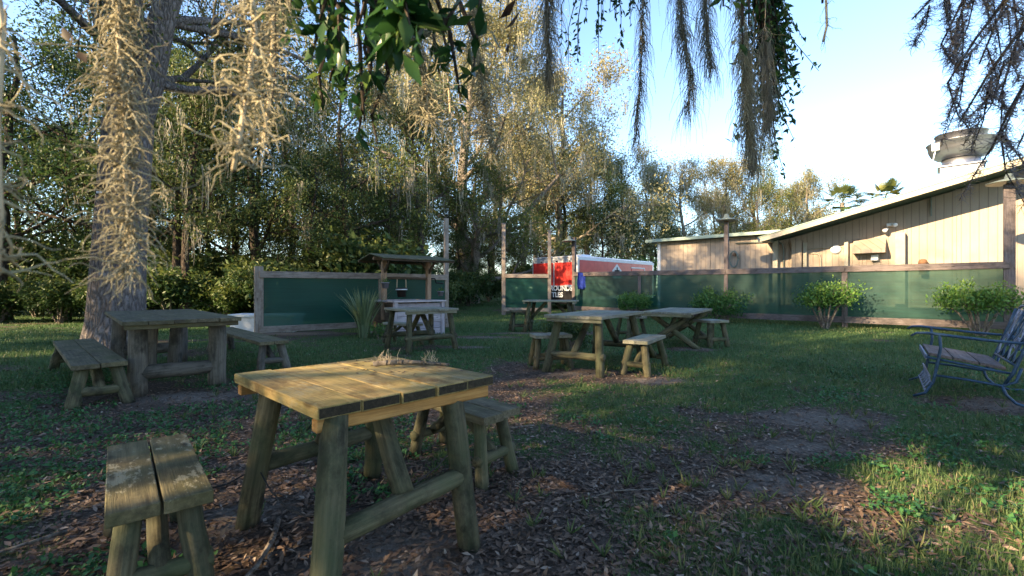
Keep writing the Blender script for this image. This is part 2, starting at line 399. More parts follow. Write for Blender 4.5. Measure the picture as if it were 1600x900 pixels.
# ------------------------------------------------------------------ ground
def sstep(a, b, x): t = np.clip((x-a)/(b-a), 0, 1); return t*t*(3-2*t)
def gz(x, y):
    x = np.asarray(x, float); y = np.asarray(y, float)
    return 0.75*sstep(17, 48, y) + 0.018*(vnoise(x, y, 0.9, 3)-0.5)
BARE = [(2.95, 4.35, 0.75, 0.42), (1.7, 2.9, 0.55, 0.25), (-0.55, 2.1, 0.55, 0.4), (-1.5, 2.45, .3, .3), (-0.9, 9.6, 0.7, 0.25), (-0.7, 11.5, 0.9, 0.35),
        (-3.7, 5.2, .8, .4), (-6.5, 12.5, 2.2, 0.6), (1.0, 6.6, 0.7, 0.35), (0.4, 12.6, 1.2, .4), (1.9, 6.1, .6, .3), (3.7, 9.3, .6, .3), (5.2, 4.9, .5, .45), (2.3, 3.6, .5, .25)]
def bare(x, y):
    b = np.zeros_like(np.asarray(x, float))
    for bx, by, rx, ry in BARE: b = np.maximum(b, np.exp(-(((x-bx)/rx)**2+((y-by)/ry)**2)))
    return b
def grassy(x, y):
    g = 0.45*vnoise(x, y, 0.55, 11)+0.35*vnoise(x, y, 1.7, 12)+0.2*vnoise(x, y, 4.5, 13)
    g = g + 0.20*sstep(4.5, 10, y) - 0.10*sstep(-1.0, -4, x)*sstep(10, 5, y) + 0.10*sstep(1.0, 3.0, x) - 0.55*bare(x, y)
    return np.clip((g-0.36)/0.28, 0, 1)
def axis_pts(a, b, c, near, far):
    return np.unique(np.concatenate([np.arange(a, b, far), np.arange(b, c, near), np.arange(c, -a if c > 0 and a < -150 else 400, far)]))
xs = np.unique(np.concatenate([np.arange(-400, -16, 16), np.arange(-16, 16, 0.16), np.arange(16, 401, 16)]))
ys = np.unique(np.concatenate([np.arange(-80, -2, 6), np.arange(-2, 16, 0.16), np.arange(16, 60, 1.5), np.arange(60, 600, 20)]))
gx, gy = np.meshgrid(xs, ys); v = np.stack([gx, gy, gz(gx, gy)], -1).reshape(-1, 3)
nx, ny = len(xs), len(ys); ii = (np.arange(ny-1)[:, None]*nx+np.arange(nx-1)[None]).ravel()
f = np.stack([ii, ii+1, ii+nx+1, ii+nx], 1)
tag(np_mesh('ground', v, f, M['ground'], tint=grassy(v[:, 0], v[:, 1]), smooth=True, attrs={'bare': bare(v[:, 0], v[:, 1])}), kind='structure')

# ------------------------------------------------------------------ trees
def rot_about(d, ax, a): return Matrix.Rotation(a, 3, ax) @ d
def perp(d):
    p = d.cross(Vector((random.gauss(0, 1), random.gauss(0, 1), random.gauss(0, 1))))
    return p.normalized() if p.length > 1e-5 else Vector((1, 0, 0))
def grow(wood_mb, ends, p, d, L, r, level, maxlevel, upb, spread, sides):
    n = 5; path = [Vector(p)]; rad = [r]; q = Vector(p); dd = Vector(d)
    for i in range(n):
        dd = (dd + perp(dd)*random.uniform(0, 0.28) + Vector((0, 0, upb))).normalized()
        q = q + dd*(L/n); path.append(q.copy()); rad.append(r*(1-0.62*(i+1)/n))
        if level >= maxlevel-1: ends.append((q.copy(), level))
    wood_mb.tube(path, rad, max(4, sides-level*2), False)
    if level < maxlevel:
        k = random.randint(3, 5) if level else random.randint(4, 6)
        for j in range(k):
            t = random.uniform(0.3, 1.0); i = min(n-1, int(t*n)); s = path[i].lerp(path[i+1], t*n-i if t < 1 else 1)
            nd = rot_about((path[i+1]-path[i]).normalized(), perp(dd), random.uniform(0.45, 1.05)*spread)
            grow(wood_mb, ends, s, nd, L*random.uniform(0.45, 0.72), max(0.012, rad[i]*0.6), level+1, maxlevel, upb, spread, sides)
def make_tree(name, seed, H, tr, cb, limb, nleaf, ls, leafm, barkm, label, group, nlimb=9, lean=(0, 0), maxlevel=2, upb=0.05, clump=0.42, moss=0, loc=(0, 0, 0), carve=None, flat=0.5, mossm='greymoss', low=False):
    random.seed(seed); rg = np.random.default_rng(seed)
    t = thing(name, loc, label, 'tree', group)
    wb = MB(); ends = []
    n = 8; path = []; rad = []; q = Vector((0, 0, -0.3)); dx, dy = lean
    for i in range(n+1):
        path.append(q.copy()); rad.append(tr*(1.35 if i == 0 else 1.0)*(1-0.75*(i/n)))
        q = q + Vector((dx*H/n+random.uniform(-.02, .02)*H, dy*H/n+random.uniform(-.02, .02)*H, H*0.88/n))
    wb.tube(path, rad, 12, False, 0.12)
    for j in range(nlimb):
        tt = cb + (0.98-cb)*(j+random.uniform(0, .8))/nlimb; i = min(n-1, int(tt*n)); s = path[i].lerp(path[i+1], tt*n-i)
        az = j*2.4+random.uniform(-.5, .5); el = random.uniform(0.05, 0.5)+0.5*(tt-cb)
        d = Vector((math.cos(az)*math.cos(el), math.sin(az)*math.cos(el), math.sin(el)))
        grow(wb, ends, s, d, limb*(1.08-0.55*(tt-cb)/(1-cb+.01))*random.uniform(.75, 1.1), rad[i]*0.5, 1, maxlevel+1, upb, 1.0, 9)
    o0 = np.array(loc)
    wb.v = [tuple(np.array(p)+o0) for p in wb.v]
    wb.build('trunk', M[barkm], t, True)
    E = np.array([list(e[0]) for e in ends]); per = max(1, nleaf//len(E))
    ctint = rg.random(len(E))
    cs = clump*(0.6+0.9*rg.random(len(E)))
    pos = (E[:, None]+rg.normal(size=(len(E), per, 3))*cs[:, None, None]*np.array([1, 1, .7])).reshape(-1, 3)
    tn = (ctint[:, None]*0.55+rg.random((len(E), per))*0.45).ravel()
    keep = pos[:, 2] > (0.2 if low else 0.8)
    if carve is not None: keep &= ~carve(pos+o0)
    pos, tn = pos[keep], tn[keep]
    lv, lf = leaves(pos+o0, ls*(0.6+0.8*rg.random(len(pos))), rg, flat)
    cr = np_mesh('crown', lv, lf, M[leafm], t, np.repeat(tn, 4))
    if moss:
        sel = E[rg.integers(0, len(E), moss)]
        vs, fs, tt = hang(sel+o0+rg.normal(size=(moss, 3))*.2, 0.5+1.3*rg.random(moss), 0.035, rg)
        tag(np_mesh('hanging_moss', vs, fs, M[mossm], t, tt), kind='stuff')
    return t
def hang(p, L, wd, rg):
    """drooping wispy moss strands as crossed tapering ribbons made of ragged pieces"""
    V, F, T = [], [], []; k = 0
    for a, l in zip(p, L):
        ns = 9
        for s in range(ns):
            q = a + rg.normal(size=3)*np.array([.10, .10, .06]); ll = l*rg.uniform(.4, 1); tn = rg.random()
            az = rg.uniform(0, 6.28); sd = np.array([math.cos(az), math.sin(az), 0])*wd*rg.uniform(.3, .8)
            m = 4
            for i in range(m+1):
                c = q + np.array([rg.normal()*.03, rg.normal()*.03, -ll*i/m]); w_ = sd*(1-0.75*i/m)
                V += [c-w_, c+w_]; T += [tn, tn]
                if i: F.append((k-2, k-1, k+1, k))
                k += 2
    return np.array(V), np.array(F), np.array(T)

def px(x, Y): return (x-800)/711*Y
WOODS = 'trees of the woods around the lawn'
protos = {}
def proto(key, **k): protos[key] = k
VAR = {
 'dark1': dict(seed=1, H=13, tr=.22, cb=.12, limb=3.6, nleaf=20000, ls=.15, leafm='darkleaf', barkm='darkbark', nlimb=12, low=True),
 'dark2': dict(seed=2, H=15, tr=.25, cb=.16, limb=4.0, nleaf=19000, ls=.15, leafm='darkleaf', barkm='darkbark', nlimb=12),
 'oak1': dict(seed=3, H=14, tr=.30, cb=.22, limb=4.4, nleaf=20000, ls=.14, leafm='oakleaf', barkm='darkbark', nlimb=10, moss=50),
 'oak2': dict(seed=4, H=12, tr=.28, cb=.25, limb=4.2, nleaf=20000, ls=.14, leafm='oakleaf', barkm='bark', nlimb=9, moss=60),
 'pale1': dict(seed=5, H=13, tr=.26, cb=.22, limb=4.6, nleaf=22000, ls=.15, leafm='paleleaf', barkm='palebark', nlimb=10, moss=120),
 'sparse': dict(seed=6, H=12, tr=.17, cb=.30, limb=3.6, nleaf=9000, ls=.15, leafm='oakleaf', barkm='darkbark', nlimb=9, moss=40, clump=.34),
}
def where(x, y):
    r = x/max(y, 1)
    return ('in the woods beyond the long bench' if r < -.88 else 'in the woods between big oak and well fence' if r < -.50 else 'in the woods behind the well fence' if r < -.13
            else 'beyond the gap between the fences' if r < .1 else 'behind the red trailer' if r < .30 else 'behind the tan building')
LAB = {'dark1': 'dark evergreen tree leafy to the ground', 'dark2': 'tall dark evergreen tree with high trunk', 'oak1': 'olive green oak with dark trunk',
       'oak2': 'spreading green oak with grey trunk', 'pale1': 'pale yellowish oak hung with grey moss', 'sparse': 'thin open crowned tree with dark limbs'}
first = {}
def place(key, x, y, s=1.0, rz=None, label=None):
    if key not in first:
        t = make_tree({'dark1': 'evergreen_tree', 'dark2': 'evergreen_tree', 'oak1': 'oak_tree', 'oak2': 'oak_tree', 'pale1': 'mossy_oak', 'sparse': 'young_tree'}[key],
                      label=LAB[key], group=WOODS, **VAR[key]); first[key] = t
    else: t = copy_tree(first[key])
    t.location = (x, y, float(gz(x, y))); t.rotation_euler.z = random.uniform(0, 6.28) if rz is None else rz
    t.scale = (s*random.uniform(.92, 1.08), s*random.uniform(.92, 1.08), s*random.uniform(.95, 1.08))
    t['label'] = label or LAB[key]+' '+where(x, y)
    return t
# gaps cut in the unseen oak to let sun onto near table and moss
Lh = np.array([SUN_AZ.x, SUN_AZ.y]); Lq = np.array([-SUN_AZ.y, SUN_AZ.x]); TE = math.tan(SUN_EL)
def sunpos(p):
    p = np.asarray(p); t = p[..., :2] @ Lh; return p[..., :2] @ Lq, p[..., 2] + t*TE    # lateral offset, height along the ray at t = 0
def carve(p):
    q, h = sunpos(p)
    mq, mh = sunpos(np.array([-0.45, 0.62, 1.75]))
    xy = ((h-0.80)/TE)[:, None]*Lh + q[:, None]*Lq - np.array([-.73, 1.70])       # where the ray meets the table top
    a = xy @ unit(np.array([.715, .70])); b = xy @ unit(np.array([-.728, .685]))
    return ((a > -.02) & (a < .92) & (b > -.02) & (b < 1.02)) | ((np.abs(q-mq-.05) < 0.62) & (np.abs(h-mh) < 0.52))
random.seed(21)
spots = []
# woods behind the left lawn
for x, y, k, s in [(-19.5, 17.5, 'dark1', 1.0), (-16.0, 18.5, 'dark2', 1.0), (-13.2, 18.0, 'dark1', .8), (-10.6, 19.0, 'oak1', .8), (-8.2, 18.6, 'dark1', .58), (-17.8, 22.5, 'oak1', .9),
                   (-14.0, 23, 'dark2', .8), (-11.5, 24, 'sparse', 1.1), (-23, 20, 'dark2', .85), (-21, 26, 'oak1', .85), (-16, 28, 'dark2', .8), (-11.5, 30, 'oak1', .8), (-7.6, 22.5, 'dark1', .55),
                   (-5.6, 20.5, 'dark1', .45), (-9.0, 27, 'oak2', .8), (-5.2, 25.5, 'dark1', .5), (-26, 24, 'dark1', .85), (-28, 30, 'dark1', .95), (-22, 33, 'dark1', .95), (-14, 36, 'dark1', 1.0), (-31, 38, 'dark1', 1.0), (-25, 40, 'dark1', 1.0), (-36, 30, 'dark1', 1.0), (-33, 24, 'dark1', .9), (-29, 18.5, 'dark1', .9),
                   (-9.2, 34, 'oak2', .9), (-18, 42, 'dark1', 1.1), (-9, 44, 'dark1', 1.2), (-11, 37, 'dark1', 1.0), (-3.4, 29, 'dark1', .45), (-1.9, 38, 'dark1', .6)]:
    place(k, x, y, s)
place('sparse', -6.9, 19.2, 1.0, 0.6); place('sparse', -4.6, 23.5, 1.15, 2.0); place('sparse', -12.0, 16.6, 0.95)
# beyond the fences, centre and right
for x, y, k, s in [(0.8, 40, 'pale1', 1.1), (4.0, 38, 'oak1', .85), (7.2, 36, 'dark1', .72), (2.5, 47, 'pale1', 1.2), (9.5, 42, 'pale1', 1.0), (13.0, 45, 'oak2', .95), (12, 38, 'dark1', .62),
                   (16.5, 43, 'pale1', .98), (20.5, 44, 'pale1', 1.0), (25.0, 46, 'oak2', 1.08), (28.8, 46, 'pale1', .83), (6.5, 52, 'oak2', 1.15), (23, 52, 'pale1', .9), (-2.5, 52, 'oak1', 1.4),
                   (32, 60, 'dark1', .7), (38, 62, 'oak2', .75), (18, 58, 'oak1', 1.05)]:
    place(k, x, y, s)
for x, y, s in [(-5, 48, .75), (-1, 47, .6), (3, 52, .62), (8, 50, .62), (13, 52, .7), (18, 51, .6), (23.5, 50, .68), (29, 54, .7), (34, 55, .66), (0.5, 44, .42), (5.8, 43, .42), (39, 54, .6)]:
    place('dark1', x, y, s, label='dense dark tree far beyond the trailer and building')
place('oak2', 22, 41, .82, label='green oak directly behind the flat roof wing'); place('pale1', 27.5, 43, .9, label='pale oak between the flat roof wing and the palms')
place('pale1', px(862, 37), 37, 1.42, label='tall pale mossy oak between the big live oak and the trailer'); place('oak2', px(915, 41), 41, 1.1, label='green oak rising behind the trailer rear')
for x, y, s in [(-3.2, 41, .36), (-.8, 50, .5), (1.2, 55, .5), (-2.2, 45, .4), (-4.6, 37, .35)]: place('dark1', x, y, s, label='small dark tree closing the gap between the fences')
# unseen trees left of the lawn and behind the camera, placed to shade it
for x, y, k, s in [(-16.5, 6.6, 'dark2', 1.12), (-16.0, 1.6, 'oak1', 1.2), (-12.8, 3.6, 'dark1', .95), (-21, -4.6, 'dark1', 1.05), (-18, -5.0, 'dark1', .6), (-22, 5.5, 'dark2', .8), (-20.5, 0.2, 'dark1', 1.3), (-26, -1, 'oak1', 1.0), (-24.5, -5.8, 'dark2', .95),
                   (-12.5, -13.6, 'dark2', .9), (-7.5, -13.0, 'oak1', .85), (-17, -18, 'dark1', 1.1), (-2, -14.5, 'oak1', .85), (-31, -8, 'dark2', 1.0), (4, -17, 'dark1', .8)]:
    place(k, x, y, s, label={'dark1': 'unseen dark evergreen tree leafy to the ground placed to shade the lawn', 'dark2': 'unseen tall dark evergreen tree placed to shade the lawn', 'oak1': 'unseen olive green oak placed to shade the lawn'}[k])
make_tree('oak_tree', 31, 16.5, .3, .14, 5.6, 64000, .22, 'darkleaf', 'darkbark', 'unseen broad oak added to shade the yard, crown cut for sun gaps', WOODS, nlimb=15, loc=(-15.0, -3.5, 0), carve=carve, clump=.6, low=True)  # out of view, added for shade; leaves cut away where sunlight should pass
# the big mossy oak in the middle distance
make_tree('mossy_oak', 41, 21, .55, .20, 8.4, 90000, .16, 'paleleaf', 'palebark', 'huge pale live oak draped with moss behind the well', WOODS, nlimb=15, loc=(px(728, 32), 32, float(gz(0, 32))), moss=700, clump=.6, mossm='moss')
make_tree('oak_tree', 42, 9, .42, .16, 4.0, 22000, .15, 'oakleaf', 'palebark', 'oak with twin pale trunks beyond the gap between the fences', WOODS, nlimb=11, loc=(px(738, 29.5), 29.5, float(gz(0, 29.5))), moss=60, lean=(.03, 0))
# the big trunk beside the long table
bt = thing('oak_tree', (-8.1, 9.3, 0), 'large oak with thick grey bark and forked limbs beside the long table', 'tree')
random.seed(5); rg = np.random.default_rng(5)
tb = MB(); B0 = Vector((-8.1, 9.3, 0))
tb.tube([B0+Vector(p) for p in [(-.02, 0, -.3), (0, 0, .1), (0.02, 0, .6), (.05, 0, 1.5), (.12, 0, 2.6), (.2, 0, 3.6), (.26, 0, 4.6)]], [.66, .56, .49, .45, .43, .42, .42], 18, False, 0.05)
ends = []
for pts, rr in [([(.26, 0, 4.4), (.25, 0, 5.6), (.1, .2, 7.0), (-.1, .3, 9.0)], [.34, .30, .26, .18]), ([(.3, 0, 4.3), (.75, -.1, 5.4), (1.1, -.2, 6.6), (1.7, -.2, 8.4)], [.30, .26, .22, .15])]:
    tb.tube([B0+Vector(p) for p in pts], rr, 12, False, 0.06)
    for j in range(7):
        i = random.randint(1, 3); az = random.uniform(0, 6.28)
        grow(tb, ends, B0+Vector(pts[i]), Vector((math.cos(az), math.sin(az), random.uniform(.0, .6))).normalized(), random.uniform(2.4, 4.2), .1, 1, 3, .02, 1, 8)
tb.build('trunk', M['bark'], bt, True)
E = np.array([list(e[0]) for e in ends]); E = E[E[:, 2] > 4.6]
pos = (E[:, None]+rg.normal(size=(len(E), 26000//len(E), 3))*.33).reshape(-1, 3)
lv, lf = leaves(pos, .09*(.6+.8*rg.random(len(pos))), rg, .4)
np_mesh('crown', lv, lf, M['oakleaf'], bt, np.repeat(rg.random(len(pos)), 4))
sel = E[rg.integers(0, len(E), 130)]
vs, fs, tt = hang(sel, .4+1.1*rg.random(130), .014, rg); tag(np_mesh('hanging_moss', vs, fs, M['moss'], bt, tt), kind='stuff')
# shrubs along the woods edge
def shrub(name, seed, n, rx, rz, ls, leafm, label, cat, group=None, loc=(0, 0, 0), stems=5, flat=.4, base=.15, top=False):
    random.seed(seed); rg = np.random.default_rng(seed); t = thing(name, loc, label, cat, group); o0 = Vector(loc); mb = MB(); E = []
    for j in range(stems):
        az = 6.28*j/stems+random.uniform(-.4, .4); sp = random.uniform(.45, .95)
        a = Vector((.05*math.cos(az), .05*math.sin(az), -.05)); e = Vector((rx*sp*math.cos(az), rx*sp*math.sin(az), rz*random.uniform(.6, .95)))
        m1 = a.lerp(e, .5)+Vector((0, 0, .12*rz)); mb.tube([o0+a, o0+m1, o0+e], [.03*rx+.006, .02*rx+.004, .006], 6, False)
        for q in range(7):
            s = m1.lerp(e, random.uniform(0, 1)); d = Vector((random.gauss(0, 1), random.gauss(0, 1), random.gauss(.4, .6))).normalized()*rx*random.uniform(.25, .5)
            mb.tube([o0+s, o0+s+d], [.008, .003], 4, False); E.append(s+d); E.append(s+d*.6)
    mb.build('stem', M['palebark'], t)
    E = np.array([list(p) for p in E]); E[:, 2] = np.clip(E[:, 2], base*rz, rz)
    per = n//len(E); pos = (E[:, None]+rg.normal(size=(len(E), per, 3))*rx*.14).reshape(-1, 3)
    pos[:, 2] = np.maximum(pos[:, 2], .03)
    d = rg.normal(size=pos.shape)*.8+np.array([0, 0, .8]) if top else None
    lv, lf = leaves(pos+np.array(loc), ls*(.6+.8*rg.random(len(pos))), rg, flat, .45, dirs=d)
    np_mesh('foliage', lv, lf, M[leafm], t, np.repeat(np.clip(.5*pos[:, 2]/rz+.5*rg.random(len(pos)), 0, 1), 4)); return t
us = shrub('undergrowth_shrub', 61, 5200, 1.3, 1.7, .17, 'darkleaf', 'leafy dark undergrowth shrub at the foot of the woods', 'shrub', 'undergrowth along the woods edge', stems=8)
random.seed(9)
for i, (x, y) in enumerate([(-20.5, 15.6), (-18.3, 16.2), (-16.2, 16.3), (-14.3, 16.2), (-12.4, 16.6), (-10.6, 16.9), (-9.0, 17.0), (-7.4, 17.6), (-5.9, 18.2), (-4.6, 19.0), (-17.2, 17.6), (-13.4, 17.8), (-10, 18.2),
                            (-3.4, 21), *[(-27+2.15*k_+.6*math.sin(k_*2.3), 20.5+1.2*math.sin(k_*1.7)) for k_ in range(11)], *[(-30+2.6*k_, 25.5+1.6*math.sin(k_*2.1)) for k_ in range(11)], (-22.5, 14.5), (-2.6, 27), (-1.6, 31), (-.6, 39), (1.0, 36), (2.8, 34), (5.0, 33.5), (-3.2, 24), (-15.2, 16.9), (-11.4, 17.6)]):
    o = us if i == 0 else copy_tree(us); o['label'] = 'leafy dark undergrowth shrub '+where(x, y)
    o.location = (x, y, float(gz(x, y))); o.rotation_euler.z = random.uniform(0, 6.28); s = random.uniform(.75, 1.15)*(1.7 if y > 19.2 and x < -4 else 1.0); o.scale = (s, s, s*random.uniform(.8, 1.2))
shrub('hedge_bush', 62, 4000, 2.2, 2.5, .2, 'bushleaf', 'bright green bush showing above the trailer roof', 'bush', loc=(9.4, 35.5, .6+.1), stems=8)

# ------------------------------------------------------------------ tables and benches
def V3(p, z): return Vector((p[0], p[1], z))
def tabletop(t, F, u, v, Lu, Lv, H, n, th, mat, gap=.0035, endm=None, jag=.015, cut=None):
    w_ = Lu/n
    for i in range(n):
        a = F + u*(w_*(i+.5)); j0 = random.uniform(-jag, jag); j1 = random.uniform(-jag, jag); dz = random.uniform(-.002, .002)
        segs = [(j0, Lv+j1)] if not cut else [(j0, Lv*cut[i % len(cut)]), (Lv*cut[i % len(cut)]+.006, Lv+j1)]
        for s0, s1 in segs:
            p0 = V3(a+v*s0, H-th/2+dz); p1 = V3(a+v*s1, H-th/2+dz)
            mb = MB(); mb.beam(p0, p1, w_-gap, th, ch=.003); o = mb.build('plank', mat, t)
            if endm and s0 == j0:
                mb = MB(); e = V3(a+v*(s0-.0015), H-th/2+dz); mb.beam(e-V3(v*.001, 0), e+V3(v*.001, 0), w_-gap-.012, th-.012, ch=0); mb.build('end_grain', endm, o)
def table(name, F, u, v, Lu, Lv, H, label, group=None, n=5, mat=M['table'], lmat=M['log'], r=.05, style='A', inset=.2, splay=(.1, .1), endm=None, cleat=None, str_z=.28, cut=None, th=.045):
    u = Vector(u).normalized(); v = Vector(v).normalized(); F = Vector(F)
    C = F+u*Lu/2+v*Lv/2; t = thing(name, (C.x, C.y, 0), label, 'table', group)
    tabletop(t, F, u, v, Lu, Lv, H, n, th, mat, endm=endm, cut=cut)
    zt = H-th
    for k, s in enumerate((.06, Lv-.06)):
        mb = MB(); a = F+v*s; mb.beam(V3(a+u*.02, zt-.028), V3(a+u*(Lu-.02), zt-.028), .04, .052); mb.build('cleat', cleat or mat, t)
    if style in ('A', 'D'):
        for k, (s, sg) in enumerate(((inset, -1), (Lv-inset, 1))):
            tops, feet = [], []
            for e, su in ((.14, -1), (Lu-.14, 1)):
                tp = V3(F+u*e+v*s, zt-.003); ft = V3(F+u*(e+su*splay[0])+v*(s+sg*splay[1]), -.04)
                mb = MB(); mb.log(ft, tp, r*random.uniform(.95, 1.06)); mb.build('leg', lmat, t, True); tops.append(tp); feet.append(ft)
            q = (str_z+.04)/(zt+.04); a = feet[0].lerp(tops[0], q); b = feet[1].lerp(tops[1], q); ex = (b-a).normalized()*.07
            mb = MB(); mb.log(a-ex, b+ex, r*.9); mb.build('stretcher', lmat, t, True)
            m = (a+b)/2; top = V3(F+u*(Lu/2)+v*(s-sg*min(.42, Lv*.4)), zt-.01)
            mb = MB(); mb.log(m+Vector((0, 0, r*.6)), top, r*.85); mb.build('brace', lmat, t, True)
    elif style == 'P':
        for k, s in enumerate((inset, Lv-inset)):
            tops = []
            for e in (.16, Lu-.2):
                p = V3(F+u*e+v*s, -.04); mb = MB(); mb.log(p, V3(F+u*e+v*s, zt-.003), r*random.uniform(.92, 1.08), 16); mb.build('leg', lmat, t, True); tops.append(p)
            z = Vector((0, 0, .30)); mb = MB(); mb.log(tops[0]+z, tops[1]+z, r*.85, 14); mb.build('stretcher', lmat, t, True)
        for e in (.4, Lu-.45):
            mb = MB(); mb.log(V3(F+u*e+v*(Lv*.55), -.04), V3(F+u*(e+.03)+v*(Lv*.52), zt-.003), r*.85, 14); mb.build('leg', lmat, t, True)
    elif style == 'X':
        for k, s in enumerate((inset, Lv-inset)):
            for e0, e1, dv in ((.05, Lu-.05, -.05), (Lu-.05, .05, .05)):
                mb = MB(); mb.log(V3(F+u*(e1+(.12 if e1 > e0 else -.12))+v*(s+dv), -.03), V3(F+u*e0+v*(s+dv), zt-.004), r); mb.build('leg', lmat, t, True)
        mb = MB(); mb.log(V3(F+u*Lu/2+v*inset, .38), V3(F+u*Lu/2+v*(Lv-inset), .38), r*.9); mb.build('stretcher', lmat, t, True)
        for k, s in enumerate((inset, Lv-inset)):
            mb = MB(); mb.log(V3(F+u*Lu/2+v*s, .42), V3(F+u*Lu/2+v*(Lv/2+(s-Lv/2)*.15), zt-.01), r*.8); mb.build('brace', lmat, t, True)
    return t
def bench(name, F, u, v, Lu, Lv, H, label, group=None, n=2, mat=M['table'], lmat=M['log'], r=.045, splay=(.07, .1), inset=.12, brace=True, th=.05, str_z=.16):
    u = Vector(u).normalized(); v = Vector(v).normalized(); F = Vector(F); C = F+u*Lu/2+v*Lv/2
    t = thing(name, (C.x, C.y, 0), label, 'bench' if Lv > .75 else 'stool', group)
    tabletop(t, F, u, v, Lu, Lv, H, n, th, mat, gap=.01, jag=.008)
    zt = H-th
    for s, sg in ((inset, -1), (Lv-inset, 1)):
        tops, feet = [], []
        for e, su in ((r+.03, -1), (Lu-r-.03, 1)):
            tp = V3(F+u*e+v*s, zt-.002); ft = V3(F+u*(e+su*splay[0])+v*(s+sg*splay[1]), -.04)
            mb = MB(); mb.log(ft, tp, r*random.uniform(.94, 1.05)); mb.build('leg', lmat, t, True); tops.append(tp); feet.append(ft)
        q = (str_z+.04)/(zt+.04); a = feet[0].lerp(tops[0], q); b = feet[1].lerp(tops[1], q); ex = (b-a).normalized()*.05
        mb = MB(); mb.log(a-ex, b+ex, r*.8); mb.build('stretcher', lmat, t, True)
        if brace:
            mb = MB(); mb.log((a+b)/2, V3(F+u*Lu/2+v*(s-sg*min(.4, Lv*.35)), zt-.005), r*.8); mb.build('brace', lmat, t, True)
    return t
random.seed(11)
# near table with explicit legs
F1 = Vector((-.73, 1.70)); u1 = Vector((.715, .70)).normalized(); v1 = Vector((-.728, .685)).normalized()
T1 = thing('picnic_table', (-.80, 2.38, 0), 'square plank table with sunlit yellow top and green tinged log legs', 'table')
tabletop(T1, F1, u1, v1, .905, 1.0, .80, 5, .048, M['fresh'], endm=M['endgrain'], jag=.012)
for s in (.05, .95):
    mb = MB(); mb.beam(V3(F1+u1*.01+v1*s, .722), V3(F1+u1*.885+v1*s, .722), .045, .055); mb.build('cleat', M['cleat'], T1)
feet = {'F': ((-.645, 1.53), (-.70, 1.80)), 'R': ((-.20, 2.20), (-.30, 2.24)), 'L': ((-1.40, 2.40), (-1.19, 2.26)), 'B': ((-.93, 3.02), (-.82, 2.76))}
for k, (a, b) in feet.items():
    mb = MB(); mb.log(V3(a, -.04), V3(b, .75), .057); mb.build('leg', M['log'], T1, True)
def onleg(k, z): a, b = feet[k]; return V3(a, 0).lerp(V3(b, .75), z/.75)
for a, b in (('F', 'R'), ('L', 'B')):
    mb = MB(); mb.log(onleg(a, .34), onleg(b, .34), .045); mb.build('stretcher', M['log'], T1, True)
    m = (onleg(a, .37)+onleg(b, .37))/2; mb = MB(); mb.log(m, m.lerp(V3((-.8, 2.38), .37), .62)+Vector((0, 0, .37)), .045); mb.build('brace', M['log'], T1, True)
bench('bench', (-1.44, 1.60), (.27, .2), (-.62, .71), .335, .94, .45, 'two plank bench with lichen spotted seat at the sunlit square table', mat=M['lichen'], r=.046, splay=(.05, .10))
bench('bench', (-.17, 2.79), (.6, .8), (-.7, .714), .36, .86, .45, 'low plank bench behind the sunlit square table', r=.045, splay=(.06, .09))
# long table with thick posts
table('picnic_table', (-4.25, 4.96), (.714, .70), (-.70, .714), 1.15, 3.2, .88, 'long plank table on thick upright posts beside the big oak', n=5, r=.105, style='P', lmat=M['darklog'], inset=.3, cut=(.55, .4, .62))
bench('bench', (-4.52, 4.66), (.675, .738), (-.738, .675), .46, 3.3, .45, 'long two plank bench before the big oak trunk', r=.065, splay=(.10, .16), lmat=M['log'])
bench('bench', (-3.72, 6.69), (.714, .70), (-.70, .714), .42, 3.3, .45, 'long two plank bench between long table and fence', r=.06, splay=(.08, .14), lmat=M['darklog'])
# table by the well
table('picnic_table', (-2.0, 8.57), (.8, .6), (-.6, .8), 1.15, 1.12, .84, 'weathered square table with crossed braces before the well', n=5, mat=M['far'], r=.062, inset=.14, splay=(.08, .12))
bench('bench', (-2.95, 10.35), (.6, .8), (.8, -.6), .34, 1.0, .47, 'narrow bench between the well and its table', mat=M['far'], r=.045)
# table in the middle
T4F = Vector((1.24, 6.3)); u4 = Vector((-.83, .56)).normalized(); v4 = Vector((.56, .83)).normalized()
table('picnic_table', T4F, u4, v4, .92, 1.85, .85, 'weathered grey plank table with splayed log legs, stools on both sides', n=5, mat=M['far'], r=.062, inset=.22, splay=(.12, .22), str_z=.27)
bench('stool', (.36, 6.98), (.95, .2), (-.2, .95), .60, .42, .52, 'wide log legged stool tucked at the end of middle table', mat=M['far'], r=.05, n=2, brace=False)
bench('bench', (1.90, 6.36), (-.85, .53), (.53, .85), .37, 1.05, .50, 'short splay legged bench beside the middle table', mat=M['far'], r=.055, n=2, splay=(.09, .14))
# sawbuck table
table('picnic_table', (3.55, 9.0), (-.835, .55), (.55, .835), 1.0, 2.3, .76, 'weathered plank table standing on crossed log legs', n=5, mat=M['far'], r=.062, style='X', inset=.35)
bench('stool', (4.16, 9.55), (.8, .25), (-.25, .8), .50, .55, .56, 'log stool between crossed leg table and fence bush', mat=M['far'], r=.055, n=2, brace=False)
bench('stool', (2.72, 10.6), (.9, .3), (-.3, .9), .5, .6, .58, 'log stool between the middle table and crossed leg table', mat=M['far'], r=.05, n=2, brace=False)
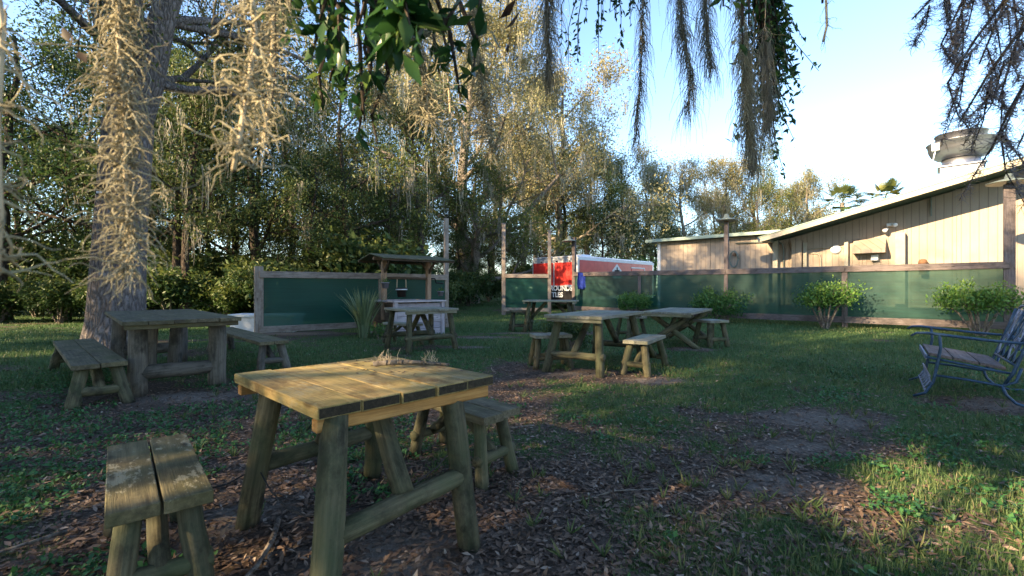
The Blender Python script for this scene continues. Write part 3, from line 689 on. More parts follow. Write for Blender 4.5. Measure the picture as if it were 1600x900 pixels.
# far table near the gap
table('picnic_table', (.28, 12.9), (.25, .97), (.97, -.25), .9, 1.5, .90, 'small far table standing by the low panel between tall posts', n=4, mat=M['far'], r=.06, inset=.2, splay=(.08, .14))
bench('stool', (.02, 13.0), (.97, .2), (-.2, .97), .55, .5, .60, 'dark stool beside the far table', mat=M['table'], r=.045, brace=False)
def bucket(x, y, h, r, label):
    t = thing('plastic_bucket', (x, y, float(gz(x, y))), label, 'bucket'); mb = MB(); z = float(gz(x, y))
    mb.lathe((x, y, z), [(0.0, 0), (r*.84, 0), (r, h), (r*1.06, h), (r*1.06, h-.03), (r*.97, h-.03), (r*.8, .02), (0, .02)]); mb.build('body', M['plastic'], t, True)
    mb = MB(); mb.tube([(x-r, y, z+h-.02), (x-r*.8, y-.1*r, z+h*.7), (x, y-r*1.05, z+h*.55), (x+r*.8, y-.1*r, z+h*.7), (x+r, y, z+h-.02)], .005, 5); mb.build('handle', M['steel'], t)
bucket(1.28, 13.9, .42, .15, 'white plastic bucket under the far table'); bucket(1.64, 14.0, .36, .13, 'smaller white bucket by the fence post')

# twig with moss on the near table, sticks and cable
random.seed(15)
def stick(name, pts, r, label, mat='palebark', cat='stick'):
    mb = MB(); mb.tube(pts, [r*(1-.5*i/(len(pts)-1)) for i in range(len(pts))], 7, True, .15); o = mb.build(name, M[mat], None, True); tag(o, label, cat); return o
tw = thing('fallen_twig', (-.62, 2.66, .80), 'dead twig with dry moss tufts lying on the sunlit table', 'twig')
mb = MB(); mb.tube([(-.80, 2.62, .812), (-.68, 2.66, .818), (-.52, 2.66, .815), (-.36, 2.60, .812)], [.013, .014, .011, .007], 8, True, .2); mb.build('branch', M['palebark'], tw, True)
rg = np.random.default_rng(3); mb = MB()
for k in range(46):
    b = Vector((random.choice([-.78, -.72, -.50, -.46])+random.gauss(0, .02), 2.65+random.gauss(0, .01), .815)); d = Vector((random.gauss(0, .5), random.gauss(0, .5), random.uniform(.2, 1))).normalized()*random.uniform(.03, .09)
    mb.tube([b, b+d*.5+Vector((random.gauss(0, .008), 0, .004)), b+d], .0012, 4, False)
mb.build('moss_tuft', M['rope'], tw)
lp = np.stack([rng.uniform(-.95, -.25, 70), rng.uniform(2.35, 2.85, 70), np.full(70, .803)], 1)
q = np.stack([(lp[:, :2]-np.array(F1)) @ np.array(u1), (lp[:, :2]-np.array(F1)) @ np.array(v1)], 1); lp = lp[(q.min(1) > .03) & (q[:, 0] < .87) & (q[:, 1] < .95)]
dd = rng.normal(size=lp.shape); dd[:, 2] = .02
lv, lf = leaves(lp, .02+.03*rng.random(len(lp)), rng, .95, .35, dirs=dd); tag(np_mesh('leaf_debris', lv, lf, M['litter'], None, np.repeat(rng.random(len(lp))*.6, 4)), 'dry leaf bits scattered on the sunlit table', 'leaves', kind='stuff')
stick('fallen_stick', [(-1.24, 2.42, .02), (-1.16, 2.2, .03), (-1.12, 2.0, .03), (-1.14, 1.72, .02)], .016, 'pale fallen stick between lichen bench and sunlit table')
stick('fallen_twig', [(-2.25, 2.30, .02), (-2.3, 2.2, .03), (-2.42, 2.08, .02)], .011, 'short grey twig lying in weeds beside lichen bench')
stick('fallen_twig', [(.35, 2.62, .015), (.62, 2.75, .025), (.9, 2.8, .015)], .007, 'thin grey twig on the bare ground')
stick('fallen_twig', [(.2, 4.1, .015), (.02, 4.0, .025), (-.2, 4.02, .015)], .008, 'thin bent twig in the grass behind the low bench')
mb = MB(); cp = []
for a, b in [((-1.75, 2.05, .40), onleg('L', .33)), (onleg('L', .33), onleg('F', .42)), (onleg('F', .42), (-.35, 2.95, .25)), ((-.35, 2.95, .25), (-.05, 3.1, .30))]:
    a, b = Vector(a), Vector(b)
    cp += [a.lerp(b, t)-Vector((0, 0, .10*4*t*(1-t))) for t in (0, .25, .5, .75)]
mb.tube(cp, .004, 5); tag(mb.build('cable', M['wire'], None), 'thin black cable slung between table legs and benches', 'cable')

# ------------------------------------------------------------------ fences
def fence(name, pts, H, label, zb=.12, posts=(), rail=(.045, .17), bot=(.045, .16), pm='post', side=-1, group=None, pw=.11):
    """pts: posts (x, y, height); panels between neighbours. rails on the camera side"""
    t = thing(name, (pts[0][0], pts[0][1], float(gz(pts[0][0], pts[0][1]))), label, 'fence', group)
    P = [Vector((p[0], p[1], float(gz(p[0], p[1])))) for p in pts]
    d = (P[-1]-P[0]); d.z = 0; d.normalize(); nrm = Vector((d.y, -d.x, 0))
    if nrm.y > 0: nrm = -nrm
    for p, q in zip(P, pts):
        mb = MB(); mb.obox(p+Vector((0, 0, (q[2]-.1)/2)), (0, 0, (q[2]+.1)/2), d*(q[3] if len(q) > 3 else pw)/2, nrm*pw/2, .006); mb.build('post', M[pm], t)
    for a, b in zip(P[:-1], P[1:]):
        o = nrm*(pw/2+rail[0]/2+.002); z1 = Vector((0, 0, H-rail[1]/2)); z0 = Vector((0, 0, zb+bot[1]/2))
        g = d*.004
        mb = MB(); mb.beam(a+o+z1+g, b+o+z1-g, rail[0], rail[1]); mb.build('top_rail', M[pm], t)
        mb = MB(); mb.beam(a+o+z0+g, b+o+z0-g, bot[0], bot[1]); mb.build('bottom_rail', M[pm], t)
        oo = nrm*(pw/2-.02); n = 10; vs = []; e = d*(pw/2+.002)
        A = a+e+oo; B = b-e+oo; mb = MB(); gs = []
        for i in range(n+1):
            for k in range(5):
                q = A.lerp(B, i/n)+Vector((0, 0, zb+.02+(H-zb-.05)*k/4))+nrm*(math.sin(i*1.3+k)*.008); vs.append(q); gs.append((i/n*(B-A).length, 0, k/4*1.5))
        fs = [(i*5+k, (i+1)*5+k, (i+1)*5+k+1, i*5+k+1) for i in range(n) for k in range(4)]
        mb.add(vs, fs, gs); mb.build('screen', M['screen'], t, True)
    return t
fence('screen_fence', [(-6.40, 11.5, 1.80, .2), (-3.86, 13.375, 1.60, .16), (-2.12, 14.66, 3.50, .13)], 1.68, 'grey framed green screen fence behind the well')
f2a = (px(787, 20.5), 20.5); f2b = (px(858, 20.5), 20.3)
fence('screen_fence', [(*f2a, 4.15, .17), (*f2b, 3.8, .15)], 1.85, 'short green screen panel between two tall bare posts', zb=.18)
def fpt(x):   # point on the long fence line under an image column
    r = (x-800)/711; t = (21.6*r-2.95)/(10.3+9.6*r); return (2.95+10.3*t, 21.6-9.6*t)
lf_ = [(897, 3.6, .17), (1000, 1.9), (1135, 3.72, .14), (1320, 1.9, .15), (1577, 4.0, .22)]
fence('screen_fence', [(*fpt(a[0]), *a[1:]) for a in lf_], 1.95, 'long green screen fence with dark grey rails before the tan building', zb=.15, pm='postgrey', rail=(.045, .19), bot=(.045, .2), pw=.13)
def lamp_hat(x, y, z, r, label):
    t = thing('post_lamp', (x, y, z), label, 'lamp', 'lamps on the fence posts'); mb = MB()
    mb.lathe((x, y, z), [(.02, .26), (.07, .24), (.10, .12), (r, .02), (r, 0), (.09, .07), (.02, .08)], 20); mb.build('shade', M['lampgreen'], t, True)
    mb = MB(); mb.lathe((x, y, z-.0), [(0, -.03), (.04, -.02), (.055, .03), (.03, .08)], 12); mb.build('bulb', M['plastic'], t, True)
    mb = MB(); mb.box(x-.05, x+.05, y-.05, y+.05, z-.03, z+.0); mb.build('mount', M['rust'], t)
p = fpt(1135); lamp_hat(p[0], p[1], 3.75, .40, 'hat shaped lamp on the fence post before the flat roof wing')
p = fpt(1577); lamp_hat(p[0], p[1], 4.03, .45, 'hat shaped lamp on the tall end post of the long fence')
p = fpt(897); lamp_hat(p[0]-.25, p[1]-.1, 3.45, .35, 'hat shaped lamp on the tall post beside the trailer')
p = fpt(909); rg = np.random.default_rng(8)
t = thing('blue_towel', (p[0], p[1], 1.4), 'blue cloth hung over the long fence rail near the trailer', 'cloth')
vs, gs, fs = [], [], []; n = 9
for i in range(n):
    for k in range(8):
        s = k/7*1.15; zz = 1.965-max(0, s-.12)*.75; off = -.16-.012*math.sin(i*1.9)-(.02 if s > .12 else -.1+.9*s)
        vs.append((p[0]-.22+.055*i+.02*math.sin(k), p[1]+off+.02*math.sin(i*1.7+k*.6), zz+.012*math.sin(i*2.3)))
for i in range(n-1):
    for k in range(7): fs.append((i*8+k, (i+1)*8+k, (i+1)*8+k+1, i*8+k+1))
mb = MB(); mb.add(vs, fs); o = mb.build('cloth', M['blue'], t, True); o.modifiers.new('thick', 'SOLIDIFY').thickness = .012
# white trough behind the left fence end
t = thing('white_trough', (-7.6, 13.2, 0), 'low white box behind the end of the well fence', 'box')
mb = MB(); mb.box(-8.0, -6.2, 12.9, 13.5, 0, .42, .01); mb.build('body', M['white'], t)
mb = MB(); mb.box(-8.05, -6.15, 12.85, 13.55, .422, .50, .01); mb.build('lid', M['white'], t)

# ------------------------------------------------------------------ well
WA = Vector((.75, .66, 0)).normalized(); WB = Vector((-.66, .75, 0)).normalized(); W0 = Vector((-2.97, 11.6, 0)); WS = 1.4; WH = .86
wl = thing('wishing_well', W0+WA*.7+WB*.7, 'wooden wishing well with small plank roof, bucket and crank', 'well')
random.seed(17)
for k in range(5):
    z = .085+k*.17
    for a, b, mm, nr in ((W0, W0+WA*WS, 'wellpale', -WB), (W0, W0+WB*WS, 'welldark', -WA), (W0+WB*WS, W0+WB*WS+WA*WS, 'welldark', WB), (W0+WA*WS, W0+WA*WS+WB*WS, 'welldark', WA)):  # left face in dark brown boards, its shade put into the colour
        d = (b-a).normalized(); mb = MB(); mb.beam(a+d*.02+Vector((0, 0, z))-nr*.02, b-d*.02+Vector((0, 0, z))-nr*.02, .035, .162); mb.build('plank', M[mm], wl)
for a in (W0, W0+WA*WS, W0+WB*WS, W0+WA*WS+WB*WS):
    mb = MB(); mb.obox(a+Vector((0, 0, WH/2)), (0, 0, WH/2+.02), WA*.05, WB*.05, .006); mb.build('corner_post', M['wellpale'], wl)
for a, b in ((W0-WA*.08, W0+WA*(WS+.08)), (W0+WB*WS-WA*.08, W0+WB*WS+WA*(WS+.08)), (W0+WB*.09, W0+WB*(WS-.09)), (W0+WA*WS+WB*.09, W0+WA*WS+WB*(WS-.09))):
    mb = MB(); mb.beam(a+Vector((0, 0, WH+.04)), b+Vector((0, 0, WH+.04)), .17, .04); mb.build('coping_board', M['wellpale'], wl)
pl = W0+WB*WS*.5+WA*.02; pr = pl+WA*(WS-.04); RZ = 2.02
for p in (pl, pr):
    mb = MB(); mb.obox(p+Vector((0, 0, (RZ+.4)/2)), (0, 0, (RZ-.4)/2), WA*.06, WB*.06, .006); mb.build('roof_post', M['wellpost'], wl)
    for sg in (-1, 1):
        mb = MB(); mb.beam(p+Vector((0, 0, RZ-.38)), p+WB*sg*.36+Vector((0, 0, RZ-.02)), .05, .07); mb.build('bracket', M['welldark'], wl)
mb = MB(); mb.beam(pl-WA*.3+Vector((0, 0, RZ+.01)), pr+WA*.3+Vector((0, 0, RZ+.01)), .08, .09); mb.build('ridge_beam', M['wellpost'], wl)
rl = 2.15; rc = (pl+pr)/2
for sg in (-1, 1):
    rf = None
    for k in range(9):
        c = rc+WA*(-rl/2+rl*(k+.5)/9); a = c+Vector((0, 0, RZ+.12+random.uniform(0, .01))); b = c+WB*sg*.78+Vector((0, 0, RZ-.02+random.uniform(-.012, .012)))
        mb = MB(); mb.beam(a, b, rl/9-.006, .028); mb.build('roof_board', M['shingle'], wl)
    mb = MB(); e = Vector((0, 0, RZ-.05)); mb.beam(rc-WA*rl/2+WB*sg*.72+e, rc+WA*rl/2+WB*sg*.72+e, .035, .05); mb.build('eave_batten', M['welldark'], wl)
za = 1.52
mb = MB(); mb.tube([pl+Vector((0, 0, za)), pr+Vector((0, 0, za))], .035, 10); mb.build('axle', M['welldark'], wl, True)
mb = MB(); c = pr+WA*.10; mb.tube([pr+WA*.05+Vector((0, 0, za)), c+WA*.12+Vector((0, 0, za)), c+WA*.16+Vector((0, 0, za-.12)), c+WA*.4+Vector((0, 0, za-.14))], .02, 8); mb.build('crank', M['black'], wl, True)
bk = (pl*.62+pr*.38)+Vector((0, 0, 1.0)); mb = MB(); mb.lathe(bk, [(0, 0), (.105, 0), (.145, .26), (.155, .26), (.155, .235), (.135, .235), (.1, .02), (0, .02)], 18); b_ = mb.build('bucket', M['bucket'], wl, True)
mb = MB(); mb.lathe(bk, [(.153, .19), (.158, .19), (.158, .225), (.153, .225)], 18); mb.build('hoop', M['alu'], b_, True)
mb = MB(); mb.tube([bk+WA*.14+Vector((0, 0, .22)), bk+WA*.13+Vector((0, 0, .5)), bk+WA*.1+Vector((0, 0, za-1.0))], .012, 6); mb.tube([bk-WA*.14+Vector((0, 0, .22)), bk-WA*.13+Vector((0, 0, .5)), bk-WA*.1+Vector((0, 0, za-1.0))], .012, 6); mb.build('rope', M['rope'], wl)
def hang_pot(c, r, h, label, mat='pot'):
    t = thing('planter_pot', c, label, 'planter'); mb = MB(); mb.lathe(c, [(0, 0), (r*.75, 0), (r, h), (r*1.1, h), (r*1.1, h-.03), (r*.9, h-.02), (0, h-.03)], 16); mb.build('pot', M[mat], t, True)
    rg = np.random.default_rng(4); pos = np.array(c)+rg.normal(size=(70, 3))*np.array([r*.5, r*.5, .03])+np.array([0, 0, h+.03]); lv, lf = leaves(pos, .06, rg, .4, .35); np_mesh('sprouts', lv, lf, M['bushleaf'], t, np.repeat(rg.random(70), 4))
hang_pot(pl-WB*.18-WA*.05+Vector((0, 0, 1.24)), .10, .16, 'small grey pot hung on the well post'); hang_pot(pr+WA*.38-WB*.05+Vector((0, 0, 1.02)), .09, .14, 'small grey pot with sprouts right of the well')
# strap leaved plant by the well
def strap_plant(loc, n, h, label, seed):
    rg = np.random.default_rng(seed); t = thing('strap_leaf_plant', loc, label, 'plant'); V_, F_, T_ = [], [], []; k = 0
    for i in range(n):
        az = rg.uniform(0, 6.28); sp = rg.uniform(.05, .55); L = h*rg.uniform(.6, 1.05); out = np.array([math.cos(az), math.sin(az), 0]); sd = np.array([-out[1], out[0], 0]); b = np.array(loc)+out*rg.uniform(0, .16); tn = rg.random(); m = 6
        for j in range(m+1):
            s = j/m; c = b+out*sp*L*s**2+np.array([0, 0, L*s*(1-.22*sp*s)]); w_ = .022*(1-s**2.5)*(0.6+.8*min(1, s*4))
            V_ += [c-sd*w_, c+sd*w_+out*.004]; T_ += [tn, tn]
            if j: F_.append((k-2, k-1, k+1, k))
            k += 2
    np_mesh('leaf_clump', np.array(V_), np.array(F_), M['strap'], t, T_, True); return t
strap_plant((-3.75, 11.55, 0), 150, 1.3, 'clump of tall strap leaves beside the wishing well', 2)
shrub('low_weed', 71, 500, .3, .35, .06, 'bushleaf', 'low leafy weed at the foot of the strap leaves', 'plant', loc=(-3.2, 11.1, 0), stems=5)

# ------------------------------------------------------------------ fence bushes
for i, (x, off, rx, rz, lab) in enumerate([(1005, .8, .62, .92, 'small bright bush behind the crossed leg table'), (1137, .9, .85, 1.05, 'wide leafy bush below the lamp post in the fence'),
                              (1297, .9, .80, 1.32, 'umbrella shaped bush on bare stems before middle fence panel'), (1528, .9, .82, 1.32, 'umbrella shaped bush on bare stems behind the iron settee')]):
    p = fpt(x); d = Vector((-.68, -.73)); loc = (p[0]+d.x*off, p[1]+d.y*off, 0)
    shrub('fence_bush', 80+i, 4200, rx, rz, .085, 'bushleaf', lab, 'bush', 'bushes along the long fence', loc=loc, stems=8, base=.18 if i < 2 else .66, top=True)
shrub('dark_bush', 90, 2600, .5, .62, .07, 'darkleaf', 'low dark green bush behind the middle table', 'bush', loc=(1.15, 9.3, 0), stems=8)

# ------------------------------------------------------------------ trailer
tc0 = Vector((3.33, 23.0, 0)); s_ = Vector((.70, .714, 0)).normalized(); b_ = Vector((-.714, .70, 0)).normalized(); TL, TWd, z0, z1 = 8.0, 3.1, .62, 2.80
gz0 = float(gz(4, 24)); tr = thing('food_trailer', tc0+s_*TL/2+b_*TWd/2+Vector((0, 0, gz0)), 'red enclosed trailer with white roof edge beyond the fence', 'trailer')
ctr = tc0+s_*TL/2+b_*TWd/2; up = Vector((0, 0, 1))
mb = MB(); mb.obox(ctr+up*(z0+z1)/2, s_*(TL/2), b_*(TWd/2), up*(z1-z0)/2, .02); mb.build('body', M['alu'], tr)
def slab(name, c, X, Y, Z, mat, par, ch=.004): mb = MB(); mb.obox(c, X, Y, Z, ch); return mb.build(name, M[mat], par)
k = 6
for i in range(k):
    w_ = (TL-.3)/k; slab('side_panel', tc0+s_*(.15+w_*(i+.5))+up*1.75-b_*.008, s_*(w_/2-.006), b_*.01, up*.93, 'pink', tr)
slab('rear_door', tc0+b_*(TWd*.25+.03)+up*1.98-s_*.012, b_*(TWd*.25-.08), s_*.014, up*.60, 'red', tr); slab('rear_door', tc0+b_*(TWd*.75-.03)+up*1.98-s_*.012, b_*(TWd*.25-.08), s_*.014, up*.60, 'red', tr)
slab('rear_skirt', tc0+b_*(TWd*.5)+up*.98-s_*.012, b_*(TWd*.5-.11), s_*.014, up*.36, 'black', tr)
slab('white_stripe', tc0+b_*(TWd*.16)+up*1.36-s_*.02, b_*(TWd*.10), s_*.016, up*.05, 'white', tr)
slab('roof_edge', ctr+up*(z1-.05)-b_*(TWd/2+.015), s_*(TL/2+.02), b_*.014, up*.07, 'white', tr)
slab('roof', ctr+up*(z1+.06), s_*(TL/2), b_*(TWd/2-.05), up*.05, 'alu', tr, .04)
slab('roof_vent', ctr+s_*(-1.6)+up*(z1+.2), s_*.5, b_*.45, up*.12, 'alu', tr, .09)
hd = slab('side_hatch', tc0+s_*6.0+up*1.98-b_*.03, s_*.75, b_*.012, up*.42, 'pink', tr)
slab('hatch_frame', tc0+s_*6.0+up*2.44-b_*.034, s_*.8, b_*.014, up*.035, 'white', hd); slab('hatch_frame', tc0+s_*6.79+up*1.98-b_*.034, s_*.03, b_*.014, up*.42, 'white', hd)
for sx in (.5, 1.35, 2.4): slab('marker_light', tc0+b_*sx+up*2.64-s_*.03, b_*.05, s_*.012, up*.03, 'black', tr)
mb = MB(); c = tc0+s_*3.65+up*2.16-b_*.026
mb.add([c+s_*x*.62+up*z*.62+(-b_)*y for y in (0, .008) for x, z in ((-.8, -.6), (.8, -.6), (.8, .1), (0, .7), (-.8, .1))], [(0, 1, 2, 3, 4), (9, 8, 7, 6, 5)]+[(i, (i+1) % 5, 5+(i+1) % 5, 5+i) for i in range(5)]); em = mb.build('emblem', M['plastic'], tr)
mb = MB()
for x, z, sx, sz in ((-.1, .02, .16, .07), (.15, .05, .10, .05), (0, .16, .05, .09), (-.25, -.12, .06, .05), (.28, -.1, .05, .06)): mb.obox(c+s_*x+up*z-b_*.014, s_*sx, b_*.004, up*sz)
mb.build('emblem_mark', M['black'], em)
for ax in (3.4, 4.4):
    for sd_ in (-.02, TWd-.2):
        cc = tc0+s_*ax+b_*(sd_+.1)+up*.36; mb = MB(); mb.lathe(cc, [(.0, -.11), (.2, -.11), (.33, -.1), (.36, -.05), (.36, .05), (.33, .1), (.2, .11), (0, .11)], 20, tuple(b_)); wh = mb.build('wheel', M['black'], tr, True)
slab('chassis', ctr+up*.52, s_*(TL/2-.1), b_*(TWd/2-.35), up*.1, 'black', tr)
slab('stand', tc0+s_*.4+b_*.5+up*.22, s_*.05, b_*.05, up*.22, 'rust', tr); slab('stand', tc0+s_*.4+b_*(TWd-.5)+up*.22, s_*.05, b_*.05, up*.22, 'rust', tr)
def text(body, c, xdir, zdir, size, mat, par):
    cu = bpy.data.curves.new('lettering', 'FONT'); cu.body = body; cu.size = size; cu.extrude = .004; cu.align_x = 'LEFT'; cu.offset = .012
    to = bpy.data.objects.new('lettering', cu); COL.objects.link(to); bpy.context.view_layer.update()
    me = bpy.data.meshes.new_from_object(to.evaluated_get(bpy.context.evaluated_depsgraph_get())); bpy.data.objects.remove(to)
    o = bpy.data.objects.new('lettering', me); COL.objects.link(o); me.materials.append(M[mat]); y = Vector(zdir); x = Vector(xdir); z = x.cross(y)
    root = par
    m = Matrix((x, y, z)).transposed().to_4x4(); m.translation = Vector(c)-Vector(root.location); o.matrix_basis = m; o.parent = par; return o
text('ROUNDS', tc0+b_*1.78+up*1.12-s_*.05, -b_, up, .36, 'white', tr); text('TLES', tc0+b_*1.66+up*.78-s_*.05, -b_, up, .36, 'white', tr)
for ob in [tr]+list(tr.children_recursive):
    pass
tr.location.z += 0
# ------------------------------------------------------------------ building
D = Vector((.7317, -.6816, 0)).normalized(); NO = Vector((-D.y, D.x, 0)); NO = -NO if NO.y > 0 else NO
BP = Vector((7.0, 21.8, 0)); UP = Vector((0, 0, 1))
def W(s, z, o=0): return BP+D*s+UP*z+NO*o
def s_of(x): r = (x-800)/711; return (21.8*r-7)/(.7317+.6816*r)
def z_of(x, y): return 1.25+(450-y)/711*(21.8-.6816*s_of(x))
bd = thing('tan_building', BP+D*8, 'tan sided building with low wing, sloping gable roof and pale green trim', 'building')
S1 = 5.35; RS, RZ2 = 17.2, 6.25; slope = (RZ2-3.20)/(RS-S1); SEND = 29.0
def rz(s): return 3.20+slope*(s-S1) if s <= RS else RZ2-slope*(s-RS)
i = 0; s = 0.0
while s < S1-.01:
    e = min(s+1.22, S1); mb = MB(); z_ = 3.42
    vs = [W(s+.004, 0, 0), W(e-.004, 0, 0), W(e-.004, z_, 0), W(s+.004, z_, 0)]; vs2 = [p-NO*.05 for p in vs]
    gs = [(s, 0, 0), (e, 0, 0), (e, z_, 0), (s, z_, 0)]; mb.add(vs+vs2, [(0, 1, 2, 3), (7, 6, 5, 4), (0, 4, 5, 1), (1, 5, 6, 2), (2, 6, 7, 3), (3, 7, 4, 0)], gs+gs); mb.build('siding_panel', M['siding'], bd); s = e
s = S1
while s < SEND-.01:
    e = min(s+1.22, SEND); mb = MB(); a, b = rz(s)-.02, rz(e)-.02
    vs = [W(s+.004, 0, .02), W(e-.004, 0, .02), W(e-.004, b, .02), W(s+.004, a, .02)]; vs2 = [p-NO*.05 for p in vs]
    gs = [(s, 0, 0), (e, 0, 0), (e, b, 0), (s, a, 0)]; mb.add(vs+vs2, [(0, 1, 2, 3), (7, 6, 5, 4), (0, 4, 5, 1), (1, 5, 6, 2), (2, 6, 7, 3), (3, 7, 4, 0)], gs+gs); mb.build('siding_panel', M['siding'], bd); s = e
mb = MB(); vs = [W(.01, 0, -.06), W(S1, 0, -.06), W(S1, 3.4, -.06), W(.01, 3.4, -.06)]; mb.add(vs+[p-NO*7 for p in vs], [(0, 1, 2, 3), (7, 6, 5, 4), (0, 4, 5, 1), (1, 5, 6, 2), (2, 6, 7, 3), (3, 7, 4, 0)]); mb.build('wing_body', M['cream'], bd)
mb = MB(); vs = [W(S1, 0, -.04), W(SEND, 0, -.04), W(SEND, rz(SEND)-.04, -.04), W(RS, RZ2-.04, -.04), W(S1, 3.16, -.04)]; mb.add(vs+[p-NO*10 for p in vs], [(0, 1, 2, 3, 4), (9, 8, 7, 6, 5)]+[(i, 5+i, 5+(i+1) % 5, (i+1) % 5) for i in range(5)]); mb.build('main_body', M['cream'], bd)
# wing roof
mb = MB(); mb.obox(W(S1/2-.2, 3.50, -3.4), D*(S1/2+.28), NO*3.75, UP*.035); mb.build('wing_roof', M['mint'], bd)
mb = MB(); mb.beam(W(-.48, 3.49, .36), W(S1-.1, 3.49, .36), .03, .14); mb.build('fascia', M['mint'], bd)
mb = MB(); mb.obox(W(.06, 1.7, .03), D*.07, UP*1.7, NO*.025, .004); mb.build('corner_trim', M['white'], bd)
# gable roof: two slabs with overhang, fascia boards and dark soffit
OV = 1.5
for a, b in ((4.75, RS), (RS, SEND+.6)):
    A, B = W(a, rz(a) if a >= S1 else 3.20+slope*(a-S1), 0), W(b, rz(b) if b <= SEND else rz(b), 0); sd2 = (B-A).normalized(); nn = sd2.cross(-NO); nn = nn if nn.z > 0 else -nn
    c = (A+B)/2; hl = (B-A).length/2
    mb = MB(); mb.obox(c+nn*.10+NO*(OV/2-5.1), sd2*(hl+.02), NO*(OV/2+5.1), nn*.03); mb.build('roof_sheet', M['mint'], bd)
    mb = MB(); mb.obox(c+nn*.035+NO*(OV/2-.02), sd2*hl, NO*(OV/2-.03), nn*.03); mb.build('soffit', M['soffit'], bd)
    mb = MB(); mb.obox(c+nn*.03+NO*(OV+.02), sd2*hl, NO*.02, nn*.085, .004); mb.build('rake_board', M['cream'], bd)
    mb = MB(); mb.obox(c+nn*.135+NO*(OV+.01), sd2*hl, NO*.045, nn*.014, .004); mb.build('drip_edge', M['mint'], bd)
mb = MB(); mb.obox(W(4.85, 3.16, .5), D*.16, NO*.46, UP*.09, .02); mb.build('eave_return', M['lampgreen'], bd)
# fittings on the wall
def fit(name, c, hx, hz, ho, mat, ch=.004, par=None): mb = MB(); mb.obox(c, D*hx, UP*hz, NO*ho, ch); return mb.build(name, M[mat], par or bd)
def pxw(x, y, o=0): s = s_of(x); return W(s, z_of(x, y), o)
c = pxw(1407, 392, .14); fit('pipe_chase', W(s_of(1407), 1.6, .16), .13, 1.55, .12, 'cream')
fit('pipe_chase', W(s_of(1213), 1.7, .12), .09, 1.68, .1, 'cream'); fit('pipe_chase', W(s_of(1247), 1.55, .16), .17, 1.55, .12, 'siding'); fit('pipe_chase', W(s_of(1259), 1.5, .12), .06, 1.5, .06, 'cream')
fit('pipe_chase', W(s_of(1323), 1.5, .1), .06, 1.45, .07, 'cream')
def conduit(pts, r=.022, mat='cream'):
    mb = MB(); mb.tube(pts, r, 8); mb.build('conduit', M[mat], bd, True)
conduit([W(s_of(1225), .5, .06), W(s_of(1225), 2.7, .06), W(s_of(1223), 3.0, .06), W(s_of(1216), 3.12, .06), W(s_of(1150), 3.15, .06)], .025, 'lampgreen')
conduit([W(s_of(1283), .5, .06), W(s_of(1283), 2.3, .06), W(s_of(1281), 2.5, .06), W(s_of(1275), 2.58, .06), W(s_of(1258), 2.6, .06)], .025)
conduit([W(s_of(1322), 2.5, .06), W(s_of(1318), 2.75, .06), W(s_of(1310), 2.8, .06), W(s_of(1240), 2.72, .06)], .02)
hc = pxw(1359, 386, .0); mb = MB(); hp = []
for o_, dz, dx in ((.02, .30, .46), (.02, -.24, .46), (.50, -.24, .46), (.50, -.12, .46)): hp += [hc+NO*o_+UP*dz-D*dx, hc+NO*o_+UP*dz+D*dx]
mb.add(hp, [(0, 1, 3, 2), (2, 3, 5, 4), (4, 5, 7, 6), (6, 7, 1, 0), (0, 2, 4, 6), (1, 7, 5, 3)]); mb.build('vent_hood', M['siding'], bd)
fit('meter_box', pxw(1367, 403, .10), .10, .10, .08, 'white')
mb = MB(); mb.lathe(pxw(1306, 390, .04), [(0, .10), (.10, .09), (.16, .03), (.17, 0)], 16, tuple(NO)); mb.build('wall_light', M['plastic'], bd, True)
fl = fit('floodlight', pxw(1391, 352, .12), .09, .05, .08, 'white'); mb = MB(); mb.lathe(pxw(1387, 358, .22), [(0, .0), (.05, 0), (.07, .12), (.06, .16), (0, .15)], 12, tuple((NO*.6-UP*.6-D*.5).normalized())); mb.build('lamp_head', M['white'], fl, True)
mb = MB(); mb.lathe(pxw(1396, 352, .2), [(0, .0), (.05, 0), (.07, .1), (.06, .13), (0, .12)], 12, tuple((NO*.7-UP*.2+D*.6).normalized())); mb.build('lamp_head', M['white'], fl, True)
mb = MB(); mb.lathe(W(s_of(1442), 1.7, .25), [(.10, 0), (.10, .35), (.12, .35), (.12, .42), (.09, .5), (0, .52)], 14); mb.build('vent_stack', M['rust'], bd, True)
fit('downspout', W(s_of(1455), 4.1, .07), .02, .45, .02, 'lampgreen')
ho = []
for k in range(26):
    a = k/25*2*math.pi*1.9; ho.append(pxw(1148, 405, .12)+D*(.17*math.cos(a))+UP*(.34*math.sin(a))+NO*(.03*math.sin(k*2.2)))
mb = MB(); mb.tube(ho, .028, 8); t = thing('garden_hose', pxw(1148, 420, .1), 'coiled dark hose hung on the tan wing wall', 'hose'); mb.build('coil', M['lampgreen'], t, True)
mb = MB(); c = pxw(1148, 398, .07); mb.obox(c, D*.05, UP*.05, NO*.06); mb.build('hook', M['rust'], t)
